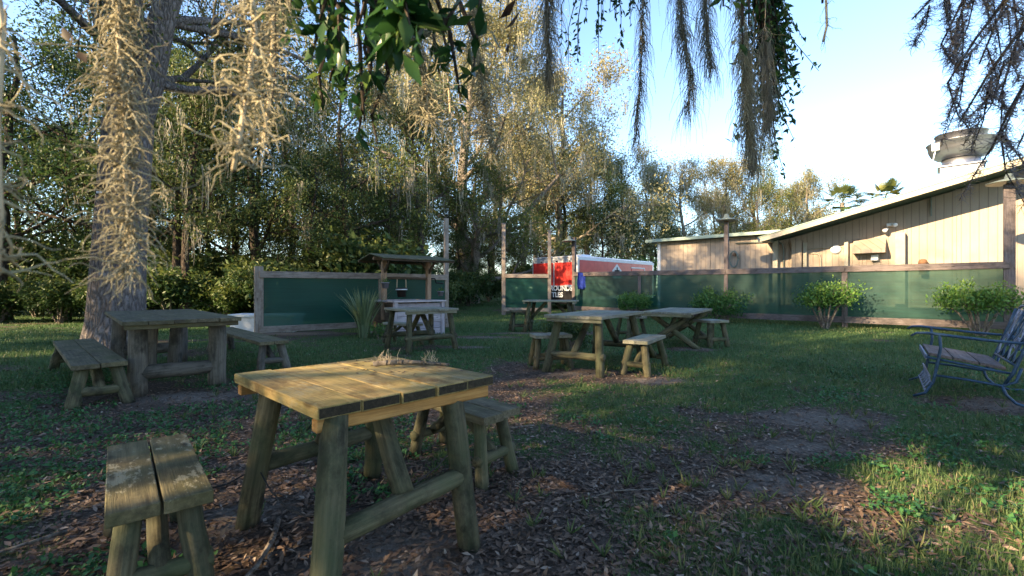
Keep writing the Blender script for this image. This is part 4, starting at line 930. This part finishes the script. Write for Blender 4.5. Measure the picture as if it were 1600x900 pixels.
# rooftop fan
fs_ = 10.35; fb = W(fs_, rz(fs_)+.10, -.75); ft = thing('rooftop_fan', fb, 'stainless exhaust fan with bowl shaped hood on the gable roof', 'fan')
mb = MB(); mb.obox(fb+UP*.28, D*.52, NO*.52, UP*.42, .01); mb.build('curb', M['steel'], ft)
mb = MB(); mb.obox(fb+UP*.72, D*.58, NO*.58, UP*.025, .006); mb.build('curb_cap', M['steel'], ft)
mb = MB(); mb.lathe(fb+UP*.74, [(.48, 0), (.48, .34), (.46, .34)], 32); mb.build('neck', M['steel'], ft, True)
mb = MB(); mb.lathe(fb+UP*1.0, [(.46, 0), (.60, .03), (.74, .14), (.82, .32), (.85, .52), (.88, .54), (.88, .56), (.83, .56), (.78, .3), (.5, .1)], 36); mb.build('bowl', M['steel'], ft, True)
mb = MB(); mb.lathe(fb+UP*1.5, [(.64, 0), (.64, .30), (.67, .31), (.67, .33), (.60, .33), (.58, .1), (0, .1)], 36); mb.build('windband', M['steel'], ft, True)
mb = MB(); c = fb+UP*1.38+(NO*.6-D*.62); mb.obox(c, D*.10, NO*.08, UP*.12, .01); mb.build('switch_box', M['plastic'], ft)
mb = MB(); c = fb+UP*.30+(NO*.58-D*.3); mb.obox(c, D*.14, NO*.07, UP*.11, .01); mb.build('junction_box', M['alu'], ft)
mb = MB(); mb.tube([fb+UP*1.3+NO*.62-D*.62, fb+UP*1.0+NO*.5-D*.68, fb+UP*.6+NO*.45-D*.72, fb+UP*.3+NO*.5-D*.5], .022, 8); mb.build('cable_conduit', M['alu'], ft, True)
# palms behind the building
def palm(x, y, H, seed, label):
    rg = np.random.default_rng(seed); random.seed(seed); z = float(gz(x, y)); t = thing('cabbage_palm', (x, y, z), label, 'palm tree', 'palms behind the building'); mb = MB()
    mb.tube([(x, y, z-.2), (x+.1, y, z+H*.5), (x, y, z+H)], [.22, .18, .16], 10, False, .1); mb.build('trunk', M['palebark'], t, True)
    V_, F_, T_ = [], [], []; k = 0
    for i in range(34):
        az = rg.uniform(0, 6.28); el = rg.uniform(-.6, 1.3); d = np.array([math.cos(az)*math.cos(el), math.sin(az)*math.cos(el), math.sin(el)]); L = rg.uniform(.8, 1.2); b = np.array([x, y, z+H]); c = b+d*L; tn = rg.random()
        sd_ = np.cross(d, [0, 0, 1.]); sd_ /= np.linalg.norm(sd_)+1e-6; u_ = np.cross(sd_, d)
        V_ += [b-sd_*.015, b+sd_*.015, c+sd_*.015, c-sd_*.015]; T_ += [tn*.5]*4; F_.append((k, k+1, k+2, k+3)); k += 4
        for q in range(19):
            a = (q-9)/9*1.75; ll = L*.85*(1-.25*abs(q-9)/9); e = d*math.cos(a)+sd_*math.sin(a); p2 = np.cross(e, u_)*.035; tip = c+e*ll+np.array([0, 0, -.22*ll]); m = c+e*ll*.5
            V_ += [c, m-p2, tip, m+p2]; T_ += [tn]*4; F_.append((k, k+1, k+2, k+3)); k += 4
    np_mesh('fronds', np.array(V_), np.array(F_), M['palm'], t, T_)
palm(px(1316, 36), 36, 7.5, 5, 'cabbage palm with lower crown behind the gable roof'); palm(px(1383, 37), 37, 8.0, 6, 'cabbage palm beside the rooftop fan')

# ------------------------------------------------------------------ iron settee
fd = Vector((-.77, .63, 0)).normalized(); wd = Vector((.63, .77, 0)).normalized(); O = Vector((4.78, 5.12, 0))     # near front foot
ch = thing('rocking_settee', O-fd*.3+wd*.55, 'navy wrought iron rocking settee with wooden slat seat', 'settee'); CW = 1.12
def Cc(d, w_, z): return O-fd*d+wd*w_+UP*z           # d: depth behind the front foot
def sz(d): return .47-.17*d
for i in range(3):
    a = -.07+.205*i; mb = MB(); mb.obox((Cc(a+.1, CW/2, sz(a+.1)+.02)), wd*(CW/2-.02), (-fd*.098+UP*(-.17*.098)), UP*.016, .004); mb.build('seat_slat', M['postgrey'], ch)
mb = MB(); mb.beam(Cc(-.09, -.0, sz(-.09)-.015), Cc(-.09, CW, sz(-.09)-.015), .02, .06); mb.build('seat_frame', M['ironpale'], ch)
for w_ in (0, CW):
    mb = MB(); mb.tube([Cc(-.09, w_, sz(-.09)-.02), Cc(.3, w_, sz(.3)-.02), Cc(.58, w_, sz(.58)-.02)], .013, 8); mb.build('seat_rail', M['iron'], ch, True)
    sgn = -1 if w_ == 0 else 1; ww = w_+sgn*.02
    mb = MB(); mb.tube([Cc(-.22, ww, .70), Cc(-.17, ww, .735), Cc(-.08, ww, .74), Cc(.15, ww, .715), Cc(.4, ww, .69), Cc(.66, ww, .675)], [.012, .014, .016, .016, .015, .014], 8); mb.build('armrest', M['iron'], ch, True)
    mb = MB(); mb.tube([Cc(.02, ww, .735), Cc(.03, ww, .58), Cc(.0, ww, .38), Cc(-.03, ww, .2), Cc(-.10, ww, .06), Cc(-.20, ww, .012)], .015, 8); mb.build('front_leg', M['iron'], ch, True)
    mb = MB(); mb.tube([Cc(-.02, ww, .27), Cc(.25, ww, .25), Cc(.50, ww, .22), Cc(.60, ww, .27), Cc(.64, ww, .42)], .014, 8); mb.build('side_bar', M['iron'], ch, True)
    mb = MB(); mb.tube([Cc(.50, ww, .22), Cc(.53, ww, .13), Cc(.60, ww, .05), Cc(.72, ww, .012), Cc(.84, ww, .02)], .015, 8); mb.build('rear_leg', M['iron'], ch, True)
    mb = MB(); mb.tube([Cc(.52, ww, .24), Cc(.58, ww, .36), Cc(.64, ww, .55), Cc(.72, ww, .8), Cc(.78, ww, 1.0)], .016, 8); mb.build('back_post', M['iron'], ch, True)
def bk_(w_, z): return Cc(.50+.27*(z-.24)/.76+.03, w_, z)
mb = MB(); mb.tube([bk_(-.02, 1.0), bk_(.06, 1.035), bk_(CW/2, 1.05), bk_(CW-.06, 1.035), bk_(CW+.02, 1.0)], .015, 8); mb.build('back_rail', M['ironpale'], ch, True)
mb = MB(); mb.tube([bk_(-.02, .44), bk_(CW+.02, .44)], .012, 8); mb.build('back_rail', M['iron'], ch, True)
for i in range(4):
    x0, x1 = CW*i/4, CW*(i+1)/4; xm = (x0+x1)/2
    mb = MB()
    for sg in (-1, 1):
        h = (x1-x0)/2*sg; mb.tube([bk_(xm, .44), bk_(xm+h*.8, .55), bk_(xm+h*.9, .66), bk_(xm+h*.2, .78), bk_(xm+h*.15, .84), bk_(xm+h*.8, .93), bk_(xm+h*.95, 1.02)], .009, 6)
        mb.tube([bk_(xm+h*.15, .60), bk_(xm+h*.5, .58), bk_(xm+h*.55, .66), bk_(xm+h*.25, .70), bk_(xm+h*.1, .65)], .007, 6)
        mb.tube([bk_(xm, .86), bk_(xm+h*.35, .90), bk_(xm+h*.3, .97), bk_(xm, .98)], .007, 6)
    mb.build('scroll', M['ironpale' if i % 2 else 'iron'], ch, True)
    if i:
        mb = MB(); mb.tube([bk_(x0, .44), bk_(x0, 1.04)], .008, 6); mb.build('back_bar', M['iron'], ch, True)
mb = MB()
for w_ in np.linspace(.1, CW-.1, 6):
    mb.tube([Cc(-.06, w_, .24), Cc(-.05, w_+.06, .18), Cc(-.1, w_, .10)], .007, 6); mb.tube([Cc(-.06, w_, .24), Cc(-.05, w_-.06, .18), Cc(-.1, w_, .10)], .007, 6)
mb.tube([Cc(-.06, 0, .25), Cc(-.06, CW, .25)], .01, 6); mb.tube([Cc(-.1, 0, .09), Cc(-.1, CW, .09)], .01, 6); mb.build('footrest_grille', M['ironpale'], ch)

# trail camera on the big trunk
t = thing('trail_camera', (-7.93, 8.84, 3.15), 'black box camera strapped to the big oak trunk', 'camera'); mb = MB(); mb.box(-8.03, -7.83, 8.75, 8.86, 3.05, 3.25, .015); mb.build('case', M['black'], t)
mb = MB(); mb.box(-7.98, -7.88, 8.735, 8.752, 3.07, 3.11); mb.build('lens_strip', M['plastic'], t)

# ------------------------------------------------------------------ overhanging oak and near moss
def tendrils(axis, n, Lt, r, rg, down=.4, curl=.5, m=7):
    """curly tapering tubes (4 sided) along an axis of points"""
    V_, F_, T_ = [], [], []; k = 0; axis = np.array(axis)
    seg = np.linalg.norm(np.diff(axis, axis=0), axis=1); cum = np.concatenate([[0], np.cumsum(seg)])
    for i in range(n):
        s = rg.random()*cum[-1]; j = min(len(seg)-1, np.searchsorted(cum, s, 'right')-1); p = axis[j]+(axis[j+1]-axis[j])*(s-cum[j])/seg[j]
        d = rg.normal(size=3); d[2] = d[2]*.5-down; d /= np.linalg.norm(d); L = Lt*rg.uniform(.35, 1.25); rr = r*rg.uniform(.7, 1.2); tn = rg.random(); pts = [p]
        for q in range(m):
            d = d+rg.normal(size=3)*curl+np.array([0, 0, -.12*q*down]); d /= np.linalg.norm(d); pts.append(pts[-1]+d*L/m)
        pts = np.array(pts)
        tg = np.gradient(pts, axis=0); tg /= np.linalg.norm(tg, axis=1, keepdims=True)
        a = np.cross(tg, np.array([.3, .2, .93])); a /= np.linalg.norm(a, axis=1, keepdims=True)+1e-9; b = np.cross(tg, a)
        tap = rr*np.linspace(1.0, .35, m+1)[:, None]
        ring = np.stack([pts+a*tap, pts+b*tap, pts-a*tap, pts-b*tap], 1); V_.append(ring.reshape(-1, 3)); T_ += [tn]*(4*(m+1))
        base = k+np.arange(m)[:, None]*4
        for c in range(4): F_.append(np.concatenate([base+c, base+(c+1) % 4, base+4+(c+1) % 4, base+4+c], 1))
        k += 4*(m+1)
    return np.concatenate(V_), np.concatenate(F_), np.array(T_)
ov = thing('live_oak', (-1.6, -2.6, 0), 'live oak reaching in from above with dark leafy twigs and branches', 'tree'); random.seed(33)
mb = MB(); mb.tube([(-1.6, -2.6, -.3), (-1.55, -2.6, .6), (-1.5, -2.5, 1.8), (-1.35, -2.3, 3.0), (-1.2, -2.0, 4.0), (-1.0, -1.4, 5.2)], [.55, .42, .38, .36, .34, .2], 16, False, .06)
limbs = {'a': [(-1.35, -2.3, 2.9), (-1.2, -1.2, 3.0), (-.95, 0, 2.75), (-.7, .7, 2.52), (-.45, 1.2, 2.62), (-.2, 2.2, 3.1), (0, 4, 4.6)],
         'b': [(-1.2, -2.0, 3.6), (0, -.8, 3.5), (.9, .4, 3.0), (1.3, 1.3, 3.0), (1.75, 2.6, 3.6), (2.4, 4.2, 4.9), (2.7, 5.2, 5.5)],
         'c': [(-1.2, -2.0, 3.4), (.6, -1.4, 3.3), (1.6, -.2, 2.75), (2.3, .8, 2.8), (2.9, 1.5, 3.1)], 'd': [(-1.35, -2.3, 2.8), (-1.8, -1, 2.9), (-1.75, .2, 2.72), (-1.6, 1.0, 2.9), (-1.8, 2, 3.4)]}
for kx, pts in limbs.items(): mb.tube(pts, list(np.linspace(.13, .03, len(pts))), 9, False, .06)
def bez(p0, p1, sag=0, n=6): p0, p1 = Vector(p0), Vector(p1); return [p0.lerp(p1, i/n)+Vector((random.gauss(0, .012), random.gauss(0, .012), random.gauss(0, .012)-sag*4*(i/n)*(1-i/n))) for i in range(n+1)]
mb.build('trunk', M['bark'], ov, True)
def at(x, y, Y): return np.array([(x-800)/711*Y, Y, CAM_H+(450-y)/711*Y])
rg = np.random.default_rng(12); mb = MB(); LP, LD, LS = [], [], []
def spray(root, pts, nl, ls, spread=.05):
    """a twig from a limb through points, with leaves along its lower part"""
    path = [Vector(root)]+[Vector(p) for p in pts]; mb.tube(path, list(np.linspace(.009, .0025, len(path))), 6, False)
    for i in range(nl):
        t = rg.uniform(1.0, len(path)-1); j = min(len(path)-2, int(t)); p = np.array(path[j].lerp(path[j+1], t-j)); d = np.array((path[j+1]-path[j]).normalized())*.5+rg.normal(size=3)*.75
        LP.append(p+rg.normal(size=3)*spread*.2); LD.append(d); LS.append(ls*rg.uniform(.65, 1.2))
# dark leaves over the middle left, twigs hanging into view
LA = Vector((-.45, 1.2, 2.62)); LB = Vector((-.7, .7, 2.52))
for (x, y, Y, n, ls) in [(560, 40, .95, 24, .062), (620, 80, .85, 22, .075), (650, 60, .85, 16, .08), (500, 30, 1.0, 20, .06), (440, 60, 1.05, 16, .055), (520, 110, 1.15, 14, .06), (505, 165, 1.25, 12, .05), (700, 90, 1.1, 18, .06), (745, 60, 1.05, 14, .06),
                      (570, 190, 1.35, 16, .055), (590, 225, 1.4, 10, .045), (690, 130, 1.3, 16, .055), (740, 110, 1.2, 10, .06), (420, 20, 1.0, 14, .06), (600, 20, .9, 20, .07), (670, 20, .95, 20, .065), (490, 75, 1.05, 20, .055), (530, 60, 1.0, 20, .06), (515, 130, 1.2, 16, .055), (535, 150, 1.25, 16, .05), (580, 120, 1.1, 18, .06), (560, 215, 1.4, 12, .05), (720, 160, 1.3, 14, .055), (455, 35, 1.0, 18, .055), (640, 40, .8, 14, .085)]:
    e = at(x, y, Y); m = at(x+rg.uniform(-30, 30), y-110, Y*1.02); r0 = LB if Y < .95 else LA
    spray(r0, [m, at(x+rg.uniform(-15, 15), y-45, Y), e], n, ls)
for (x, y, Y, n, ls) in [(1170, 40, 1.5, 14, .05), (1160, 70, 1.5, 10, .05), (1285, 5, 1.1, 5, .05), (1130, 10, 1.4, 12, .05)]:
    spray((1.1, .9, 3.0), [at(x, y-120, Y), at(x, y-50, Y), at(x, y, Y)], n, ls)
# leafy bough behind the hanging moss
for i in range(105):
    x = 1205+rg.normal()*26; y = 115+rg.normal()*62; e = at(x, y, 5.0+rg.normal()*.25)
    spray((1.75+.65*.6, 2.6+.96, 4.2), [at(1190, -90, 4.6), at(x*.5+1195*.5, y-50, 4.9), e], 26, .085)
for i in range(26):
    x = 940+rg.normal()*40; y = 30+rg.normal()*40; spray((1.3, 3.4, 4.4), [at(930, -120, 4.6), at(x, y-60, 4.9), at(x, y, 5)], 22, .07)
tag(mb.build('twigs', M['darkbark'], ov), kind='stuff')
LP = np.array(LP); lv, lf = leaves(LP, np.array(LS), rg, .3, .42, .25, dirs=np.array(LD)); np_mesh('leaf_sprays', lv, lf, M['nearleaf'], ov, np.repeat(rg.random(len(LP)), 4), True)
for i, (x, y, Y, sz_) in enumerate([(112, 55, .62, .03), (97, 42, .62, .028), (122, 80, .63, .03), (425, 160, .7, .03), (790, 45, 1.2, .07), (795, 75, 1.2, .06), (780, 30, 1.2, .07), (802, 95, 1.2, .05)]):
    lv, lf = leaves(at(x, y, Y)[None], np.array([sz_]), np.random.default_rng(200+i), .2, .45, .4); np_mesh('dry_leaf', lv, lf, M['dryleaf'], ov, np.full(4, .02+.07*(i % 4)))
    m_ = MB(); m_.tube([at(x, y, Y), at(x+6, y-60, Y), at(x+4, -60, Y*1.02), (LA if Y > .9 else LB)], .0012, 4); m_.build('twig', M['darkbark'], ov)
# crown above the frame
pos = []
for kx, pts in limbs.items():
    for p in pts[2:]: pos.append(np.array(p)+np.array([0, 0, 1.7])+rg.normal(size=(2600, 3))*np.array([1.1, 1.1, .55]))
pos = np.concatenate(pos); ok = (pos[:, 2]-CAM_H > .70*np.maximum(pos[:, 1], .2)+.35) & (pos[:, 2] > 2.9); pos = pos[ok]
lv, lf = leaves(pos, .07*(.6+.8*rg.random(len(pos))), rg, .5); np_mesh('crown', lv, lf, M['oakleaf'], ov, np.repeat(rg.random(len(pos)), 4))

MG = 'spanish moss hanging from the overhead oak'
def moss(cols, label, n, Lt, r, mat='moss', seed=0, down=.5, curl=.45, stem=.003, top=None):
    """cols: image-measured points (x, y, distance) turned into the clump's real axis"""
    rg = np.random.default_rng(seed); ax = [at(*c) for c in cols]; t0 = top if top is not None else ax[0]+np.array([0, 0, .2])
    t = thing('spanish_moss', Vector(ax[0]), label, 'moss', MG)
    axis = [np.array(t0)]+ax; vs, fs, tt = tendrils(axis[1:], n, Lt, r, rg, down, curl); np_mesh('tendrils', vs, fs, M[mat], t, tt, True)
    m_ = MB(); m_.tube(axis, [stem]*len(axis), 6); m_.build('stem', M['rope'], t, True); return t
la = np.array((-.7, .7, 2.52)); ld = np.array((-1.75, .2, 2.72)); lb = np.array((1.3, 1.3, 3.0)); lc = np.array((2.3, .8, 2.8))
moss([(190, -60, .72), (185, 60, .70), (195, 170, .68), (195, 270, .67), (205, 360, .66), (200, 430, .66)], 'long ragged moss column hanging before the big trunk', 760, .072, .0013, seed=1, top=(-.62, .7, 2.5), curl=.42)
moss([(390, -60, .66), (400, 60, .62), (385, 150, .60), (375, 215, .58), (365, 265, .57)], 'open curly moss tuft with thick bare strands', 170, .095, .0015, seed=2, top=(-.55, .8, 2.5), curl=.68)
moss([(430, -60, .80), (425, 80, .76), (420, 170, .74), (410, 230, .73)], 'fine moss tuft behind the curly strands', 330, .055, .0012, seed=3, top=(-.6, .8, 2.5))
moss([(5, 40, .50), (-5, 200, .47), (0, 330, .46), (-5, 430, .46)], 'blurred moss strands at the edge beside the woods', 60, .07, .0016, seed=4, top=(-.78, .56, 2.5))
moss([(640, -80, 1.2), (650, 60, 1.15), (665, 130, 1.12), (670, 190, 1.1)], 'dense pale moss under the dark leaves', 620, .085, .0015, seed=5, top=(-.3, 1.2, 2.6))
moss([(600, -60, 1.5), (590, 90, 1.45), (600, 160, 1.4)], 'thin moss wisp among the hanging oak twigs', 330, .10, .0015, seed=6, top=(-.4, 1.3, 2.7))
moss([(740, -60, 1.5), (745, 80, 1.45), (760, 170, 1.42), (770, 235, 1.4)], 'tangled pale moss right of the dark leaves', 620, .105, .0016, seed=7, top=(-.1, 1.6, 2.8), curl=.5)
moss([(700, 120, 1.3), (705, 200, 1.28), (712, 250, 1.27)], 'small moss tip ending in a v shaped strand', 60, .08, .0013, seed=8, top=(-.2, 1.5, 2.7))
moss([(860, -60, 3.2), (855, 40, 3.2), (858, 120, 3.2)], 'grey moss veil left of the open sky', 520, .34, .0020, 'greymoss', 9, top=(.2, 3.3, 4.2), down=2.2, curl=.24)
moss([(1005, -60, 3.0), (1003, 60, 3.0), (1000, 130, 3.0), (995, 195, 3.0), (993, 215, 3.0)], 'slim grey moss strand hanging alone against the sky', 420, .22, .0018, 'greymoss', 10, top=(1.5, 2.6, 3.7), down=2.4, curl=.22)
moss([(1060, -40, 3.4), (1066, 40, 3.4), (1080, 120, 3.4), (1075, 165, 3.4)], 'short ragged moss bunch left of the leafy bough', 560, .28, .0020, 'greymoss', 11, top=(1.7, 3.0, 4.0), down=2.2, curl=.24)
moss([(1100, -40, 3.6), (1105, 40, 3.6), (1110, 100, 3.6)], 'moss bunch between two longer hanging bunches', 460, .30, .0020, 'greymoss', 12, top=(1.9, 3.2, 4.2), down=2.2, curl=.24)
moss([(1155, -60, 2.6), (1160, 60, 2.6), (1165, 150, 2.6), (1170, 220, 2.6)], 'thick pale moss beard hanging beside the leafy bough', 620, .20, .0018, 'moss', 13, top=(1.4, 2.3, 3.5), down=1.8, curl=.28)
moss([(1165, 60, 4.2), (1172, 150, 4.2), (1175, 210, 4.2), (1178, 250, 4.2)], 'grey moss beard trailing lowest over the roof', 760, .36, .0026, 'greymoss', 14, top=(2.1, 4.0, 5.0), down=2.4, curl=.22)
moss([(1195, 40, 4.6), (1200, 140, 4.6), (1198, 200, 4.6)], 'grey moss mixed into the leafy bough', 520, .34, .0026, 'greymoss', 15, top=(2.4, 4.2, 5.2), down=2.2, curl=.24)
moss([(1290, -20, 1.2), (1292, 40, 1.2), (1286, 65, 1.2)], 'tiny curled moss sprig alone in the sky', 22, .05, .0009, 'fuzz', 16, top=(1.0, 1.3, 2.9))
# fuzzy twigs at the upper right
random.seed(44); rg = np.random.default_rng(44); t = thing('mossy_branch', (2.3, .8, 2.8), 'drooping branch of fine mossy twigs over the gable roof', 'branch'); mb = MB(); axes = []
for (x0, y0, x1, y1, Y) in [(1640, -120, 1425, 30, 1.5), (1650, -60, 1480, 130, 1.5), (1660, 0, 1500, 190, 1.45), (1680, 40, 1545, 240, 1.4), (1700, 80, 1590, 230, 1.4), (1640, -40, 1560, 160, 1.6), (1600, -120, 1470, 70, 1.6), (1700, -50, 1600, 150, 1.5),
                         (1560, -100, 1490, 60, 1.7), (1640, -100, 1530, 100, 1.7), (1690, 0, 1570, 200, 1.6)]:
    a, b = at(x0, y0, Y*1.05), at(x1, y1, Y*.97); m = (a+b)/2+np.array([0, 0, .06]); c = [a, (a+m)/2+[0, 0, .01], m, (m+b)/2+[0, 0, .012], b]
    mb.tube([Vector(q) for q in [lc]+c], [.010, .007, .006, .005, .004, .0025], 6, False); axes.append(c)
    for q in range(5):
        s = c[1]+(b-c[1])*rg.random(); e = s+np.array([rg.normal()*.05, rg.normal()*.05, -rg.uniform(.08, .26)]); mb.tube([Vector(s), Vector((s+e)/2+rg.normal(size=3)*.01), Vector(e)], [.003, .002, .0012], 5, False); axes.append([s, (s+e)/2, e])
tag(mb.build('twigs', M['darkbark'], t), kind='stuff')
VV, FF, TT = [], [], []; k = 0
for c in axes:
    vs, fs, tt = tendrils(c, 150, .042, .0012, rg, .3, .4, 4); VV.append(vs); FF.append(fs+k); TT.append(tt); k += len(vs)
np_mesh('moss_fuzz', np.concatenate(VV), np.concatenate(FF), M['fuzz'], t, np.concatenate(TT), True)

# ------------------------------------------------------------------ ground cover
rg = np.random.default_rng(77)
def scatter(n, r0, r1, a=62, pw=1.0):
    """polar scatter round the yard, thinning with distance"""
    u_ = rg.random(n); r = r0*(r1/r0)**u_ if pw == 0 else (r0**pw+u_*(r1**pw-r0**pw))**(1/pw); th = np.radians(rg.uniform(-a, a, n)); return r*np.sin(th), r*np.cos(th), r
def blades(n, r0, r1, hmin, hmax, wid, name, label, thr=.25, pw=.35):
    x, y, r = scatter(n, r0, r1, 60, pw); g = grassy(x, y); k = rg.random(n) < np.clip(g*1.2-thr*.4+.04, 0, 1); x, y, r, g = x[k], y[k], r[k], g[k]; m = len(x)
    h = rg.uniform(hmin, hmax, m)*(.5+.7*g); az = rg.uniform(0, 6.28, m); ln = rg.uniform(.1, .9, m); d = np.stack([np.cos(az), np.sin(az), 0*az], 1); sd_ = np.stack([-np.sin(az), np.cos(az), 0*az], 1)
    b = np.stack([x, y, gz(x, y)-.004], 1); w_ = (wid*(.7+.09*r)*rg.uniform(.6, 1.3, m))[:, None]
    mid = b+d*(h*ln*.35)[:, None]+np.array([0, 0, 1])*(h*.6)[:, None]; tip = b+d*(h*ln)[:, None]+np.array([0, 0, 1])*(h*(1-.35*ln))[:, None]
    v = np.stack([b-sd_*w_, b+sd_*w_, mid+sd_*w_*.7, tip, mid-sd_*w_*.7], 1).reshape(-1, 3); i = np.arange(m)[:, None]*5
    f = np.concatenate([i+np.array([[0, 1, 2]]), i+np.array([[0, 2, 4]]), i+np.array([[4, 2, 3]])]); tn = np.clip(.25+.5*vnoise(x, y, 1.1, 31)+rg.normal(size=m)*.16, 0, 1)
    tag(np_mesh(name, v, f, M['grass'], None, np.repeat(tn, 5)), label, 'grass', kind='stuff')
blades(150000, 1.6, 9, .025, .065, .0022, 'grass', 'short patchy green grass of the yard between the tables')
blades(120000, 8, 30, .035, .08, .0035, 'grass', 'thicker lawn grass toward the fences and woods')
# broad leaved ground cover
n = 26000; x, y, r = scatter(n, 1.5, 9.5, 60, .7); cl = vnoise(x, y, 1.3, 51)*.6+vnoise(x, y, 4, 52)*.4+.10*(x < -.9) - .45*bare(x, y); k = cl > .56; x, y = x[k], y[k]; m = len(x)
P_ = np.repeat(np.stack([x, y, gz(x, y)], 1), 4, 0)+rg.normal(size=(m*4, 3))*np.array([.012, .012, 0]); d = rg.normal(size=(m*4, 3)); d[:, 2] = np.abs(d[:, 2])*.5+.15; P_[:, 2] += rg.uniform(.0, .045, m*4)
lv, lf = leaves(P_, rg.uniform(.018, .042, m*4), rg, .75, .62, dirs=d); tag(np_mesh('ground_cover', lv, lf, M['weed'], None, np.repeat(rg.random(m*4), 4)), 'low broad leaved weeds spreading through the leaf litter', 'weeds', kind='stuff')
# fallen leaves
n = 120000; x, y, r = scatter(n, 1.5, 12, 60, .7); k = rg.random(n) < np.clip(1.05-.8*grassy(x, y), .12, 1)*(1-.6*bare(x, y)); x, y = x[k], y[k]; m = len(x)
P_ = np.stack([x, y, gz(x, y)+rg.uniform(.002, .02, m)], 1); d = rg.normal(size=(m, 3)); d[:, 2] = rg.normal(size=m)*.22
lv, lf = leaves(P_, rg.uniform(.025, .06, m), rg, .82, .40, dirs=d); tag(np_mesh('leaf_litter', lv, lf, M['litter'], None, np.repeat(np.clip(rg.normal(.42, .26, m), 0, 1), 4)), 'brown fallen oak leaves covering the ground', 'leaves', kind='stuff')
# taller tufts
x, y, r = scatter(900, 1.7, 8, 58, 1); k = (x > .6) | (rg.random(900) < .2); x, y = x[k], y[k]; m = len(x)*9
P_ = np.repeat(np.stack([x, y, gz(x, y)], 1), 9, 0); d = rg.normal(size=(m, 3))*.55; d[:, 2] = 1; lv, lf = leaves(P_, rg.uniform(.04, .12, m), rg, .1, .09, dirs=d)
tag(np_mesh('grass_tufts', lv, lf, M['grass'], None, np.repeat(rg.uniform(.3, .9, m), 4)), 'scattered taller grass tufts among the litter', 'grass', kind='stuff')
